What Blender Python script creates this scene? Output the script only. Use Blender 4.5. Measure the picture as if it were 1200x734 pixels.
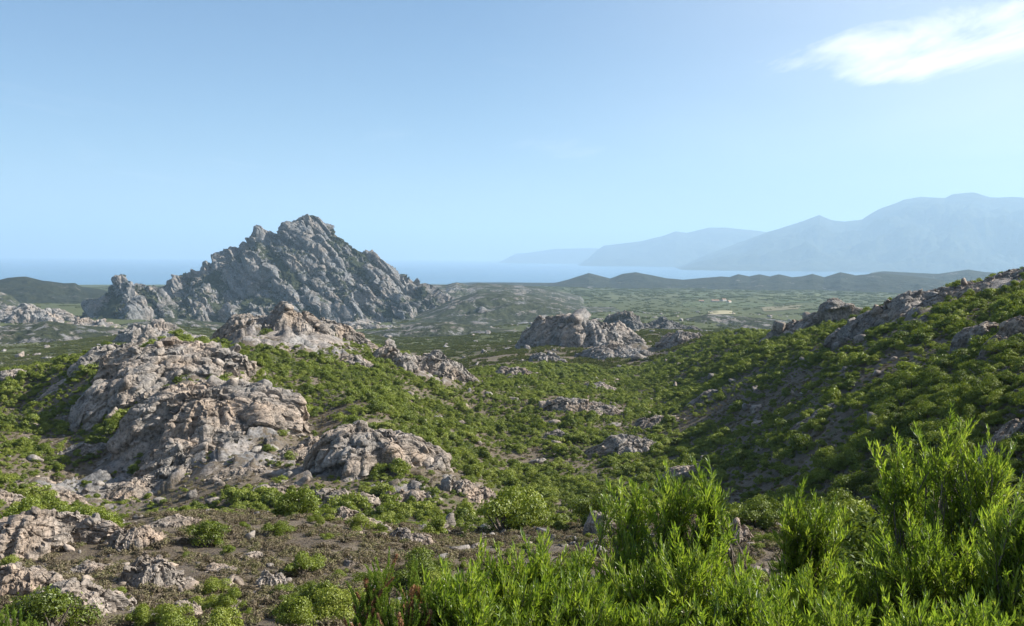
import bpy, math, random
import numpy as np
from mathutils import Vector, Matrix

for o in list(bpy.data.objects):
    bpy.data.objects.remove(o)
SC = bpy.context.scene
COL = SC.collection
R = math.radians
random.seed(7)
RNG = np.random.default_rng(11)

# ------------------------------------------------------------------ camera
CAMZ = 220.0
FPX, CX, CY = 1178.0, 600.0, 367.0
PITCH, ROLL = -3.2, 0.35
cam_d = bpy.data.cameras.new('camera')
cam = bpy.data.objects.new('camera', cam_d)
COL.objects.link(cam)
cam_d.sensor_width = 36.0
cam_d.lens = 36.0 * FPX / 1200.0
cam_d.clip_start, cam_d.clip_end = 0.2, 150000.0
cam.matrix_world = (Matrix.Translation((0, 0, CAMZ)) @ Matrix.Rotation(R(90 + PITCH), 4, 'X') @ Matrix.Rotation(R(ROLL), 4, 'Z'))
SC.camera = cam
CM = np.array(cam.matrix_world.to_3x3())

# ------------------------------------------------------------------ sky and sun
SUN_AZ, SUN_EL = 84.0, 34.0        # degrees clockwise from the view direction (+Y), and above the horizon
world = bpy.data.worlds.new('World')
SC.world = world
world.use_nodes = True
wn, wl = world.node_tree.nodes, world.node_tree.links
wn.clear()
w_out = wn.new('ShaderNodeOutputWorld')
w_bg = wn.new('ShaderNodeBackground')
w_bg.inputs['Strength'].default_value = 0.064
sky = wn.new('ShaderNodeTexSky')
sky.sky_type = 'NISHITA'
sky.sun_disc = False
sky.sun_elevation = R(SUN_EL)
sky.sun_rotation = R(SUN_AZ)
sky.altitude = 200
sky.air_density = 1.0
sky.dust_density = 0.35
sky.ozone_density = 6.0
# thin cirrus, laid out on a level sheet high above the land
tc = wn.new('ShaderNodeTexCoord')
sep = wn.new('ShaderNodeSeparateXYZ')
wl.new(tc.outputs['Generated'], sep.inputs[0])
def wmath(op, a, b=None, c=None):
    n = wn.new('ShaderNodeMath'); n.operation = op
    for i, v in enumerate((a, b, c)):
        if v is None: continue
        if isinstance(v, (int, float)): n.inputs[i].default_value = v
        else: wl.new(v, n.inputs[i])
    return n.outputs[0]
zc = wmath('MAXIMUM', sep.outputs['Z'], 0.02)
cu = wmath('DIVIDE', sep.outputs['X'], zc)
cv = wmath('DIVIDE', sep.outputs['Y'], zc)
comb = wn.new('ShaderNodeCombineXYZ')
wl.new(cu, comb.inputs[0]); wl.new(cv, comb.inputs[1])
def wnoise(scale, detail, rough, sx, sy, rot, off):
    mp = wn.new('ShaderNodeMapping')
    mp.inputs['Scale'].default_value = (sx, sy, 1); mp.inputs['Rotation'].default_value = (0, 0, rot)
    mp.inputs['Location'].default_value = off
    wl.new(comb.outputs[0], mp.inputs[0])
    n = wn.new('ShaderNodeTexNoise')
    n.inputs['Scale'].default_value = scale; n.inputs['Detail'].default_value = detail
    n.inputs['Roughness'].default_value = rough; n.inputs['Distortion'].default_value = 0.6
    wl.new(mp.outputs[0], n.inputs['Vector'])
    return n.outputs['Fac']
n_big = wnoise(0.55, 7, 0.6, 1.0, 0.45, 0.3, (3.1, 1.7, 0))
n_fine = wnoise(1.3, 8, 0.65, 1.0, 0.28, 0.15, (0.4, 5.2, 0))
# a bank of cirrus whose left tip reaches into the view, ellipse on the sheet
eu = wmath('DIVIDE', wmath('SUBTRACT', cu, 2.2), 0.90)
ev = wmath('DIVIDE', wmath('SUBTRACT', wmath('ADD', cv, wmath('MULTIPLY', cu, 0.45)), 5.45), 1.65)
er = wmath('ADD', wmath('MULTIPLY', eu, eu), wmath('MULTIPLY', ev, ev))
bank = wmath('SUBTRACT', 1.0, er)
bank = wmath('ADD', bank, wmath('MULTIPLY', wmath('SUBTRACT', n_fine, 0.475), 3.7))
bank_n = wn.new('ShaderNodeMapRange'); bank_n.interpolation_type = 'SMOOTHSTEP'
bank_n.inputs['From Min'].default_value = 0.0; bank_n.inputs['From Max'].default_value = 1.45
bank_n.inputs['To Max'].default_value = 0.85
wl.new(bank, bank_n.inputs['Value'])
wisp = wn.new('ShaderNodeMapRange'); wisp.interpolation_type = 'SMOOTHSTEP'
wisp.inputs['From Min'].default_value = 0.54; wisp.inputs['From Max'].default_value = 0.86
wisp.inputs['To Max'].default_value = 0.30
wl.new(n_big, wisp.inputs['Value'])
veil = wn.new('ShaderNodeMapRange'); veil.interpolation_type = 'SMOOTHSTEP'
veil.inputs['From Min'].default_value = -0.10; veil.inputs['From Max'].default_value = 0.70
veil.inputs['To Max'].default_value = 0.62
wl.new(wmath('DIVIDE', cu, wmath('MAXIMUM', cv, 0.4)), veil.inputs['Value'])
n_veil = wnoise(0.20, 6, 0.55, 1.0, 0.5, 0.2, (1.3, 2.7, 0))
veil_f = wmath('MULTIPLY', veil.outputs[0], wmath('ADD', n_veil, 0.1))
cl = wmath('MAXIMUM', wmath('MAXIMUM', bank_n.outputs[0], wisp.outputs[0]), veil_f)
up = wn.new('ShaderNodeMapRange'); up.interpolation_type = 'SMOOTHSTEP'
up.inputs['From Min'].default_value = 0.03; up.inputs['From Max'].default_value = 0.12
wl.new(sep.outputs['Z'], up.inputs['Value'])
cl = wmath('MULTIPLY', cl, up.outputs[0])
w_mix = wn.new('ShaderNodeMixRGB')
wl.new(cl, w_mix.inputs[0])
wl.new(sky.outputs[0], w_mix.inputs[1])
w_mix.inputs[2].default_value = (11.6, 11.2, 10.9, 1)
wl.new(w_mix.outputs[0], w_bg.inputs['Color'])
wl.new(w_bg.outputs[0], w_out.inputs['Surface'])

sun_d = bpy.data.lights.new('sun', 'SUN')
sun_d.energy = 5.0
sun_d.angle = R(0.53)
sun_d.color = (1.0, 0.945, 0.86)
sun = bpy.data.objects.new('sun', sun_d)
COL.objects.link(sun)
sdir = Vector((math.sin(R(SUN_AZ)) * math.cos(R(SUN_EL)), math.cos(R(SUN_AZ)) * math.cos(R(SUN_EL)), math.sin(R(SUN_EL))))
sun.rotation_euler = sdir.to_track_quat('Z', 'Y').to_euler()
sun.location = (200, 0, 600)

SC.view_settings.view_transform = 'Standard'
SC.view_settings.look = 'None'
SC.view_settings.gamma = 1.0
SC.view_settings.exposure = 1.06
SC.view_settings.use_curve_mapping = False
cy = SC.cycles if hasattr(SC, 'cycles') else None
SC.render.engine = 'CYCLES'
cy = SC.cycles
cy.max_bounces, cy.diffuse_bounces, cy.glossy_bounces = 6, 2, 2
cy.transmission_bounces, cy.volume_bounces, cy.transparent_max_bounces = 3, 3, 8
cy.caustics_reflective = cy.caustics_refractive = False
cy.use_denoising = True
cy.use_adaptive_sampling = True
cy.adaptive_threshold = 0.015
cy.sample_clamp_indirect = 4.0

# ------------------------------------------------------------------ numeric helpers
def ray(px, py):
    v = CM @ np.array([(px - CX) / FPX, -(py - CY) / FPX, -1.0])
    return v / math.hypot(v[0], v[1])          # unit horizontal length
def at(px, py, d):
    v = ray(px, py) * d
    return np.array([v[0], v[1], v[2] + CAMZ])

_perm = np.random.default_rng(3).permutation(1024).astype(np.int64)
_perm = np.concatenate([_perm, _perm, _perm])
_grad = np.random.default_rng(4).normal(size=(1024, 3)); _grad /= np.linalg.norm(_grad, axis=1)[:, None]
_rnd = np.random.default_rng(5).random((1024, 4))
def _h(i, j, k):
    return _perm[_perm[_perm[i & 1023] + (j & 1023)] + (k & 1023)]
def noise3(p):
    pi = np.floor(p).astype(np.int64); pf = p - pi
    u = pf * pf * pf * (pf * (pf * 6 - 15) + 10)
    out = 0
    for a in (0, 1):
        for b in (0, 1):
            for c in (0, 1):
                g = _grad[_h(pi[:, 0] + a, pi[:, 1] + b, pi[:, 2] + c)]
                d = g[:, 0] * (pf[:, 0] - a) + g[:, 1] * (pf[:, 1] - b) + g[:, 2] * (pf[:, 2] - c)
                w = (u[:, 0] if a else 1 - u[:, 0]) * (u[:, 1] if b else 1 - u[:, 1]) * (u[:, 2] if c else 1 - u[:, 2])
                out = out + w * d
    return out * 1.7
def fbm(p, octv=4, gain=0.5, lac=2.03):
    a, s, f = 1.0, 0.0, 1.0
    for i in range(octv):
        s = s + a * noise3(p * f + i * 17.3); a *= gain; f *= lac
    return s
def ridged(p, octv=4, gain=0.5):
    a, s, f = 1.0, 0.0, 1.0
    for i in range(octv):
        s = s + a * (1 - np.abs(noise3(p * f + i * 9.1)) * 2); a *= gain; f *= 2.07
    return s / 1.9
def voro(p, jit=0.9, vec=False):
    """F1, F2 and four random numbers of the nearest cell"""
    pi = np.floor(p).astype(np.int64); n = len(p)
    f1 = np.full(n, 9e9); f2 = np.full(n, 9e9); idx = np.zeros(n, np.int64); dl = np.zeros((n, 3))
    for a in (-1, 0, 1):
        for b in (-1, 0, 1):
            for c in (-1, 0, 1):
                hh = _h(pi[:, 0] + a, pi[:, 1] + b, pi[:, 2] + c)
                q = pi + np.array([a, b, c]) + 0.5 + (_rnd[hh, :3] - 0.5) * jit
                d = np.sqrt(((p - q) ** 2).sum(1))
                near = d < f1
                f2 = np.where(near, f1, np.minimum(f2, d))
                idx = np.where(near, hh, idx); dl[near] = (p - q)[near]
                f1 = np.where(near, d, f1)
    return (f1, f2, _rnd[idx], dl) if vec else (f1, f2, _rnd[idx])
def facets(q, crack=0.08, depth=0.45, tilt=1.1):
    """joint blocks: every cell a tilted flat face, recessed joints between"""
    f1, f2, cr, dl = voro(q, vec=True)
    g = (cr[:, 1:4] - 0.5) * 2 * tilt
    return (cr[:, 0] - 0.5) + (g * dl).sum(1) - depth * (1 - sstep(0.0, crack, f2 - f1))
def sstep(a, b, x):
    t = np.clip((x - a) / (b - a), 0, 1)
    return t * t * (3 - 2 * t)
def rotmat(rx, ry, rz):
    return np.array(Matrix.Rotation(rz, 3, 'Z') @ Matrix.Rotation(ry, 3, 'Y') @ Matrix.Rotation(rx, 3, 'X'))

# ------------------------------------------------------------------ object helpers
def mesh_np(name, verts, faces, mat=None, smooth=True, attrs=None):
    me = bpy.data.meshes.new(name)
    verts = np.asarray(verts, np.float32); faces = np.asarray(faces, np.int32)
    k = faces.shape[1]
    me.vertices.add(len(verts)); me.vertices.foreach_set('co', verts.ravel())
    me.loops.add(faces.size); me.loops.foreach_set('vertex_index', faces.ravel())
    me.polygons.add(len(faces)); me.polygons.foreach_set('loop_start', np.arange(0, faces.size, k, dtype=np.int32))
    me.polygons.foreach_set('use_smooth', np.full(len(faces), smooth))
    for nm, val in (attrs or {}).items():
        at_ = me.attributes.new(nm, 'FLOAT', 'POINT'); at_.data.foreach_set('value', np.asarray(val, np.float32))
    me.update(calc_edges=True)
    if mat: me.materials.append(mat)
    return me
def grid_faces(nr, nc):
    i = np.arange((nr - 1) * (nc - 1)); r = i // (nc - 1); c = i % (nc - 1)
    a = r * nc + c
    return np.stack([a, a + 1, a + nc + 1, a + nc], 1)
def obj(name, data, parent=None, loc=None, kind=None, label=None, cat=None, group=None):
    o = bpy.data.objects.new(name, data); COL.objects.link(o)
    if parent is not None: o.parent = parent
    if loc is not None: o.location = loc
    if kind: o['kind'] = kind
    if label: o['label'] = label
    if cat: o['category'] = cat
    if group: o['group'] = group
    return o

# ------------------------------------------------------------------ materials
class NT:
    def __init__(s, name):
        s.m = bpy.data.materials.new(name); s.m.use_nodes = True
        s.n, s.l = s.m.node_tree.nodes, s.m.node_tree.links
        s.n.clear(); s.out = s.n.new('ShaderNodeOutputMaterial')
    def add(s, t, **kw):
        n = s.n.new(t)
        for k, v in kw.items():
            if k in n.inputs or k in [i.name for i in n.inputs]:
                if hasattr(v, 'is_output'): s.l.new(v, n.inputs[k])
                else: n.inputs[k].default_value = v
            else: setattr(n, k, v)
        return n
    def pos(s, scale=(1, 1, 1), rot=(0, 0, 0), obj_space=False):
        if obj_space: v = s.add('ShaderNodeTexCoord').outputs['Object']
        else: v = s.add('ShaderNodeNewGeometry').outputs['Position']
        mp = s.n.new('ShaderNodeMapping'); mp.inputs['Scale'].default_value = scale; mp.inputs['Rotation'].default_value = rot
        s.l.new(v, mp.inputs[0]); return mp.outputs[0]
    def noise(s, vec, scale, detail=4, rough=0.55):
        n = s.n.new('ShaderNodeTexNoise'); n.inputs['Scale'].default_value = scale
        n.inputs['Detail'].default_value = detail; n.inputs['Roughness'].default_value = rough
        s.l.new(vec, n.inputs['Vector']); return n.outputs['Fac']
    def ramp(s, fac, stops):
        n = s.n.new('ShaderNodeValToRGB'); el = n.color_ramp.elements
        while len(el) < len(stops): el.new(0.5)
        for e, (p, c) in zip(el, stops):
            e.position = p; e.color = (c if len(c) == 4 else (*c, 1)) if not isinstance(c, (int, float)) else (c, c, c, 1)
        s.l.new(fac, n.inputs[0]); return n.outputs[0]
    def mix(s, fac, a, b, mode='MIX'):
        n = s.n.new('ShaderNodeMixRGB'); n.blend_type = mode
        for i, v in enumerate((fac, a, b)):
            if hasattr(v, 'is_output'): s.l.new(v, n.inputs[i])
            elif isinstance(v, (int, float)): n.inputs[i].default_value = v
            else: n.inputs[i].default_value = (*v, 1)
        return n.outputs[0]
    def math(s, op, a, b=0.0):
        n = s.n.new('ShaderNodeMath'); n.operation = op
        for i, v in enumerate((a, b)):
            if hasattr(v, 'is_output'): s.l.new(v, n.inputs[i])
            else: n.inputs[i].default_value = v
        return n.outputs[0]
    def attr(s, nm):
        n = s.n.new('ShaderNodeAttribute'); n.attribute_name = nm; return n.outputs['Fac']
    def bump(s, h, strength, dist, prev=None):
        n = s.n.new('ShaderNodeBump'); n.inputs['Strength'].default_value = strength; n.inputs['Distance'].default_value = dist
        s.l.new(h, n.inputs['Height'])
        if prev is not None: s.l.new(prev, n.inputs['Normal'])
        return n.outputs[0]
    def princ(s, col, rough=0.9, normal=None, spec=0.25):
        n = s.n.new('ShaderNodeBsdfPrincipled')
        if hasattr(col, 'is_output'): s.l.new(col, n.inputs['Base Color'])
        else: n.inputs['Base Color'].default_value = (*col, 1)
        n.inputs['Roughness'].default_value = rough; n.inputs['Specular IOR Level'].default_value = spec
        if normal is not None: s.l.new(normal, n.inputs['Normal'])
        s.l.new(n.outputs[0], s.out.inputs['Surface']); return n

def rock_colour(t, sc):
    """granite: pinkish tan and grey, darker lichen and stain patches; sc = size of patches in m"""
    v = t.pos()
    a = t.noise(v, 1.0 / sc, 6, 0.62)
    b = t.noise(v, 5.0 / sc, 6, 0.7)
    c = t.noise(v, 0.33 / sc, 3, 0.5)
    base = t.ramp(a, [(0.30, (0.150, 0.140, 0.130)), (0.46, (0.255, 0.232, 0.210)), (0.60, (0.350, 0.312, 0.278)), (0.75, (0.46, 0.41, 0.365))])
    warm = t.ramp(c, [(0.40, (0.92, 0.98, 1.04)), (0.66, (1.08, 1.0, 0.92))])
    base = t.mix(1.0, base, warm, 'MULTIPLY')
    lich = t.ramp(b, [(0.36, 0.40), (0.53, 1.0), (0.72, 1.10)])
    base = t.mix(1.0, base, lich, 'MULTIPLY')
    return base, a, b
def rock_mat(name, sc, bump_d, tint=(1, 1, 1)):
    t = NT(name)
    col, a, b = rock_colour(t, sc)
    col = t.mix(1.0, col, tint, 'MULTIPLY')
    v = t.pos()
    f = t.noise(v, 12.0 / sc, 8, 0.7)
    vo = t.n.new('ShaderNodeTexVoronoi'); vo.feature = 'DISTANCE_TO_EDGE'
    mp = t.pos((1.3 / sc, 2.4 / sc, 3.2 / sc), (0.3, 0.4, 0.5))
    wv = t.n.new('ShaderNodeVectorMath'); wv.operation = 'ADD'
    nn = t.n.new('ShaderNodeTexNoise'); nn.inputs['Scale'].default_value = 2.0 / sc; t.l.new(v, nn.inputs['Vector'])
    t.l.new(mp, wv.inputs[0]); t.l.new(nn.outputs['Color'], wv.inputs[1]); t.l.new(wv.outputs[0], vo.inputs['Vector'])
    vo.inputs['Scale'].default_value = 1.0
    cr = t.ramp(vo.outputs['Distance'], [(0.0, 0.0), (0.06, 1.0)])
    n1 = t.bump(cr, 0.5, bump_d * 0.8)
    n2 = t.bump(b, 0.5, bump_d * .7, n1)
    n3 = t.bump(f, 0.5, bump_d * 0.35, n2)
    t.princ(col, 0.92, n3, 0.2)
    return t.m
M_ROCK_NEAR = rock_mat('granite_near', 1.1, 0.16, (1.10, 1.0, 0.90))
M_ROCK_MID = rock_mat('granite_mid', 3.0, 0.5, (1.05, 1.0, 0.94))
M_ROCK_FAR = rock_mat('granite_far', 9.0, 1.6)
M_ROCK_DARK = rock_mat('granite_lichened', 9.0, 1.6, (0.55, 0.56, 0.56))

def ground_mat():
    t = NT('maquis_soil')
    v = t.pos()
    a = t.noise(v, 0.35, 8, 0.7)
    b = t.noise(v, 2.6, 6, 0.72)
    soil = t.ramp(a, [(0.32, (0.085, 0.068, 0.054)), (0.48, (0.130, 0.106, 0.085)), (0.60, (0.18, 0.150, 0.120)), (0.74, (0.27, 0.235, 0.195))])
    tuft = t.ramp(b, [(0.42, (0.14, 0.118, 0.078)), (0.55, (0.20, 0.16, 0.115)), (0.68, (0.12, 0.125, 0.055))])
    soil = t.mix(t.ramp(b, [(0.40, 0.0), (0.60, 0.75)]), soil, tuft)
    # sparse herb layer and, far off, the closed scrub
    gv = t.noise(v, 0.10, 8, 0.72)
    green = t.ramp(t.noise(v, 0.22, 8, 0.8), [(0.36, (0.035, 0.042, 0.018)), (0.50, (0.075, 0.086, 0.034)), (0.66, (0.130, 0.135, 0.060))])
    gm = t.math('ADD', t.attr('veg'), t.math('MULTIPLY', t.math('SUBTRACT', gv, 0.5), 1.6))
    gm = t.ramp(gm, [(0.42, 0.0), (0.60, 1.0)])
    col = t.mix(gm, soil, green)
    rk, ra, rb = rock_colour(t, 4.0)
    rm = t.ramp(t.math('ADD', t.attr('rock'), t.math('MULTIPLY', t.math('SUBTRACT', t.noise(v, 0.30, 8, 0.7), 0.5), 1.2)), [(0.45, 0.0), (0.56, 1.0)])
    col = t.mix(rm, col, rk)
    n1 = t.bump(b, 0.9, 0.25)
    n2 = t.bump(a, 0.9, 0.8, n1)
    t.princ(col, 0.95, n2, 0.1)
    return t.m
M_GROUND = ground_mat()

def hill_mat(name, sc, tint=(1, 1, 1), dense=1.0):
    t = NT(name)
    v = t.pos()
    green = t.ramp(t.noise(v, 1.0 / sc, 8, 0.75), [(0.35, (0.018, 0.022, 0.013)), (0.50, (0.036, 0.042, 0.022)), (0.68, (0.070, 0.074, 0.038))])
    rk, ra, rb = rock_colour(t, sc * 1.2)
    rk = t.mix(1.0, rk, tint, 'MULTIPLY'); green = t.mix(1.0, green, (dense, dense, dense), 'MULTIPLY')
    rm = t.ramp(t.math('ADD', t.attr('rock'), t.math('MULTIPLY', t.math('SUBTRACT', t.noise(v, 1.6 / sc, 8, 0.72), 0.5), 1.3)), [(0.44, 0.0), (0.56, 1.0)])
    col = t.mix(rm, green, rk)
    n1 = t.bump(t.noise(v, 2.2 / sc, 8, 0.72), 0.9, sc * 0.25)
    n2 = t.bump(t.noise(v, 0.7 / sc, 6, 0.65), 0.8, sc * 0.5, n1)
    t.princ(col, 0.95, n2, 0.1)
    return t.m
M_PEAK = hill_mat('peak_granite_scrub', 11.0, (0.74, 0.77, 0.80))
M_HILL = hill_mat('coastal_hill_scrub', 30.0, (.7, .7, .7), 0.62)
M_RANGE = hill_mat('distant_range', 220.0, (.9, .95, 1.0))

def leaf_mat(name, cols, rnd_obj=True, trans=0.35, gloss=0.08, rough=0.45):
    t = NT(name)
    v = t.pos()
    oi = t.add('ShaderNodeObjectInfo').outputs['Random']
    n = t.noise(v, 1.7, 3, 0.6)
    isl = t.add('ShaderNodeNewGeometry').outputs['Random Per Island']
    f = t.math('ADD', t.math('MULTIPLY', oi, 0.40), t.math('ADD', t.math('MULTIPLY', n, 0.30), t.math('MULTIPLY', isl, 0.30)))
    col = t.ramp(f, [(0.22, cols[0]), (0.5, cols[1]), (0.8, cols[2])])
    dif = t.add('ShaderNodeBsdfDiffuse', Color=col)
    tcol = t.mix(1.0, col, (1.12, 1.18, 0.65), 'MULTIPLY')
    tr = t.add('ShaderNodeBsdfTranslucent', Color=tcol)
    m1 = t.n.new('ShaderNodeMixShader'); m1.inputs[0].default_value = trans
    t.l.new(dif.outputs[0], m1.inputs[1]); t.l.new(tr.outputs[0], m1.inputs[2])
    gl = t.add('ShaderNodeBsdfGlossy', Roughness=rough); gl.inputs['Color'].default_value = (0.9, 0.95, 0.9, 1)
    m2 = t.n.new('ShaderNodeMixShader'); m2.inputs[0].default_value = gloss
    t.l.new(m1.outputs[0], m2.inputs[1]); t.l.new(gl.outputs[0], m2.inputs[2])
    t.l.new(m2.outputs[0], t.out.inputs['Surface'])
    return t.m
M_SCRUB = leaf_mat('scrub_leaves', [(0.075, 0.104, 0.014), (0.172, 0.216, 0.020), (0.270, 0.295, 0.052)], trans=0.32, gloss=0.03)
M_SCRUB_FAR = leaf_mat('scrub_leaves_far', [(0.065, 0.074, 0.022), (0.105, 0.118, 0.034), (0.150, 0.158, 0.055)], trans=0.28, gloss=0.0)
M_DRY = leaf_mat('dry_herb', [(0.10, 0.080, 0.058), (0.225, 0.185, 0.130), (0.18, 0.185, 0.075)], trans=0.2, gloss=0.0)
M_LEAF = leaf_mat('willow_leaf', [(0.095, 0.145, 0.020), (0.225, 0.310, 0.034), (0.390, 0.445, 0.075)], trans=0.56, gloss=0.04, rough=0.45)
M_HEATH = leaf_mat('heath_needles', [(0.12, 0.19, 0.026), (0.19, 0.27, 0.04), (0.26, 0.33, 0.06)], trans=0.4, gloss=0.02)
M_HEATHDRY = leaf_mat('heath_dry_flowers', [(0.17, 0.085, 0.048), (0.27, 0.145, 0.085), (0.36, 0.22, 0.13)], trans=0.25, gloss=0.0)
def bark_mat():
    t = NT('grey_bark')
    v = t.pos((1, 1, 0.25))
    col = t.ramp(t.noise(v, 30, 6, 0.7), [(0.35, (0.07, 0.055, 0.042)), (0.65, (0.20, 0.17, 0.14))])
    t.princ(col, 0.9, t.bump(t.noise(v, 50, 4), 0.6, 0.01), 0.2); return t.m
M_BARK = bark_mat()

# ------------------------------------------------------------------ the land: control heights
CTRL = []
def col_pts(px, *pairs):
    for d, py in pairs:
        p = at(px, py, d) if py > 0 else np.array([ray(px, 400)[0] * d, ray(px, 400)[1] * d, CAMZ + py])
        CTRL.append(p)
# negative second value = height below the eye, positive = picture row seen at that distance
FARP = ((4500, -150), (6000, -168), (7000, -195), (7600, -226), (9000, -245))
NEAR = ((1.5, -1.75), (4, -2.6), (8, -4.2), (15, -6.6))
LEFTFAR = ((450, -62), (700, -82), (1000, 416), (1400, 398), (1900, 380), (2500, 366), (3400, 350)) + FARP
for px in (-330, -140, 0):
    k = 18 if px < 0 else 0
    col_pts(px, *NEAR, (26, -9.7), (35, -11.6), (45, -13.1), (56, -14.5), (64, -15.6), (90, -26), (140, 592 + k), (180, 540 + k), (220, 492 + k), (260, 458 + k), (300, 440 + k), *LEFTFAR)
col_pts(60, (26, -9.7), (45, -13.0), (60, -14.9), (90, -26.5), (140, 590), (180, 545), (220, 487), (260, 445), (285, 428), (450, -58), (700, -82), (1000, 412), (1500, 390), (2000, 378))
col_pts(120, *NEAR, (26, -9.7), (45, -13.0), (62, -15.4), (90, -27), (140, 588), (180, 540), (220, 475), (250, 436), (272, 412), (400, -50), (700, -80), (1000, 410), (1500, 389), (2000, 378), (2600, 366))
col_pts(210, (26, -9.7), (45, -13.0), (63, -15.6), (95, -28), (150, 576), (180, 530), (220, 460), (262, 412), (330, -38), (450, -56), (700, -78), (1000, 408), (1500, 390), (2100, 378))
col_pts(290, *NEAR, (26, -9.8), (45, -13.2), (64, -16.2), (100, -30), (150, 582), (190, 512), (240, 448), (300, 404), (355, 382), (500, -50), (800, -82), (1200, 402), (1800, 388), (2300, 377), *FARP)
col_pts(350, (45, -13.4), (64, -16.4), (105, -31), (150, 582), (200, 508), (250, 448), (300, 409), (352, 383), (500, -50), (800, -82), (1200, 403))
col_pts(440, *NEAR, (26, -10.2), (45, -13.6), (64, -17.0), (105, -31.5), (145, 590), (180, 532), (220, 486), (270, 450), (320, 419), (370, 402), (520, -60), (800, 418), (1200, 402), (2000, 382), *FARP)
col_pts(540, (26, -10.4), (45, -14.0), (64, -17.5), (110, -33), (150, 578), (200, 522), (250, 482), (300, 457), (350, 442), (390, 434), (520, -61), (800, 418), (1000, 405), (1500, 391), (2500, 370))
col_pts(620, *NEAR, (26, -10.5), (45, -14.0), (64, -17.8), (110, -35), (150, 587), (200, 532), (260, 487), (320, 461), (400, 443), (500, 430), (600, 419), (700, 407), (770, 401), (1000, 404), (1500, 389), (2500, 368), (3500, 352), *FARP)
col_pts(690, (45, -14.0), (64, -17.5), (110, -36), (150, 592), (200, 541), (260, 496), (320, 468), (400, 447), (500, 432), (600, 420), (700, 409), (800, 396), (950, 397), (1500, 386), (2500, 366), (3500, 351))
col_pts(760, *NEAR, (26, -10.3), (45, -13.5), (64, -17.0), (115, -36), (150, 590), (200, 545), (260, 500), (320, 472), (400, 450), (500, 432), (600, 418), (700, 405), (800, 393), (900, 387), (1100, 392), (1500, 384), (2500, 366), (3500, 350), *FARP)
col_pts(850, (26, -10), (45, -12.5), (62, -15.8), (110, -30), (150, 568), (200, 515), (260, 462), (320, 429), (380, 408), (450, 396), (520, 390), (700, 398), (900, 394), (1500, 384), (2500, 366), (3500, 350))
col_pts(930, *NEAR, (26, -9.8), (45, -12.5), (62, -16.5), (85, -22.8), (120, 560), (160, 500), (210, 452), (260, 420), (300, 400), (345, 386), (430, -36), (700, -60), (1200, -92), (2000, -122), *FARP)
col_pts(1050, *NEAR, (30, -9.5), (60, -16), (90, 545), (130, 470), (170, 420), (210, 387), (250, 366), (275, 355), (400, -32), (700, -60), (1200, -92), (2000, -122), (3500, -140), *FARP)
col_pts(1200, *NEAR, (25, -7.5), (40, -10.5), (60, 530), (80, 480), (110, 425), (140, 387), (180, 353), (225, 328), (350, -22), (600, -48), (1200, -90), (2000, -122), *FARP)
for px in (1350, 1550):
    col_pts(px, *NEAR, (20, -5), (35, -7.5), (50, 500), (80, 430), (120, 365), (180, 318), (230, 300), (350, -10), (600, -40), (1200, -85), (2000, -122), (3500, -140), *FARP)
CTRL = np.array(CTRL)
APEX = np.array([0.0, -6.0])
def uv_of(x, y):
    dx, dy = x - APEX[0], y - APEX[1]
    return np.arctan2(dx, dy), 0.5 * np.log(dx * dx + dy * dy)
US = 2.6
cu_, cv_ = uv_of(CTRL[:, 0], CTRL[:, 1])
CT = (CTRL[:, 2] - CAMZ) / np.exp(cv_)
KP = np.stack([cu_ * US, cv_], 1)
def _phi(r2):
    return np.where(r2 > 1e-12, 0.5 * r2 * np.log(np.maximum(r2, 1e-12)), 0)
n = len(KP)
A = np.zeros((n + 3, n + 3))
A[:n, :n] = _phi(((KP[:, None] - KP[None]) ** 2).sum(2)) + np.eye(n) * 0.004
A[:n, n] = 1; A[:n, n + 1:] = KP; A[n, :n] = 1; A[n + 1:, :n] = KP.T
SOL = np.linalg.solve(A, np.concatenate([CT, np.zeros(3)]))
def tps(u, v):
    u = np.clip(u, -0.72, 0.72) * US; v = np.clip(v, math.log(4.5), math.log(9500))
    out = np.empty_like(u)
    for s in range(0, len(u), 40000):
        e = slice(s, s + 40000)
        r2 = (u[e, None] - KP[None, :, 0]) ** 2 + (v[e, None] - KP[None, :, 1]) ** 2
        out[e] = _phi(r2) @ SOL[:n] + SOL[n] + SOL[n + 1] * u[e] + SOL[n + 2] * v[e]
    return out

NR, NC = 820, 520
V0, V1 = math.log(2.0), math.log(9000.0)
gv = np.linspace(V0, V1, NR)
gu = np.concatenate([np.linspace(R(-80), R(-33), 31)[:-1], np.linspace(R(-33), R(33), NC - 60), np.linspace(R(33), R(80), 31)[1:]])
GU, GV = np.meshgrid(gu, gv)
gx = (APEX[0] + np.sin(GU) * np.exp(GV)).ravel(); gy = (APEX[1] + np.cos(GU) * np.exp(GV)).ravel()
gz = tps(GU.ravel(), GV.ravel()) * np.exp(GV.ravel()) + CAMZ
D = np.exp(GV.ravel())
P2 = np.stack([gx, gy, np.zeros_like(gx)], 1)
def band(lam):   # fade wavelengths that the grid cannot hold or that would swamp the near ground
    return sstep(lam * 1.5, lam * 5, D) * (1 - sstep(lam * 45, lam * 90, D))
for lam, amp in ((400, 16), (170, 6.0), (70, 2.2), (32, 1.1), (15, 0.6), (7, 0.34), (3.2, 0.18), (1.5, 0.10), (0.7, 0.05)):
    flat = 1.0 if lam < 100 else (1 - 0.75 * sstep(2400, 3000, D))
    gz = gz + amp * noise3(P2 / lam + lam) * band(lam) * flat
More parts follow.
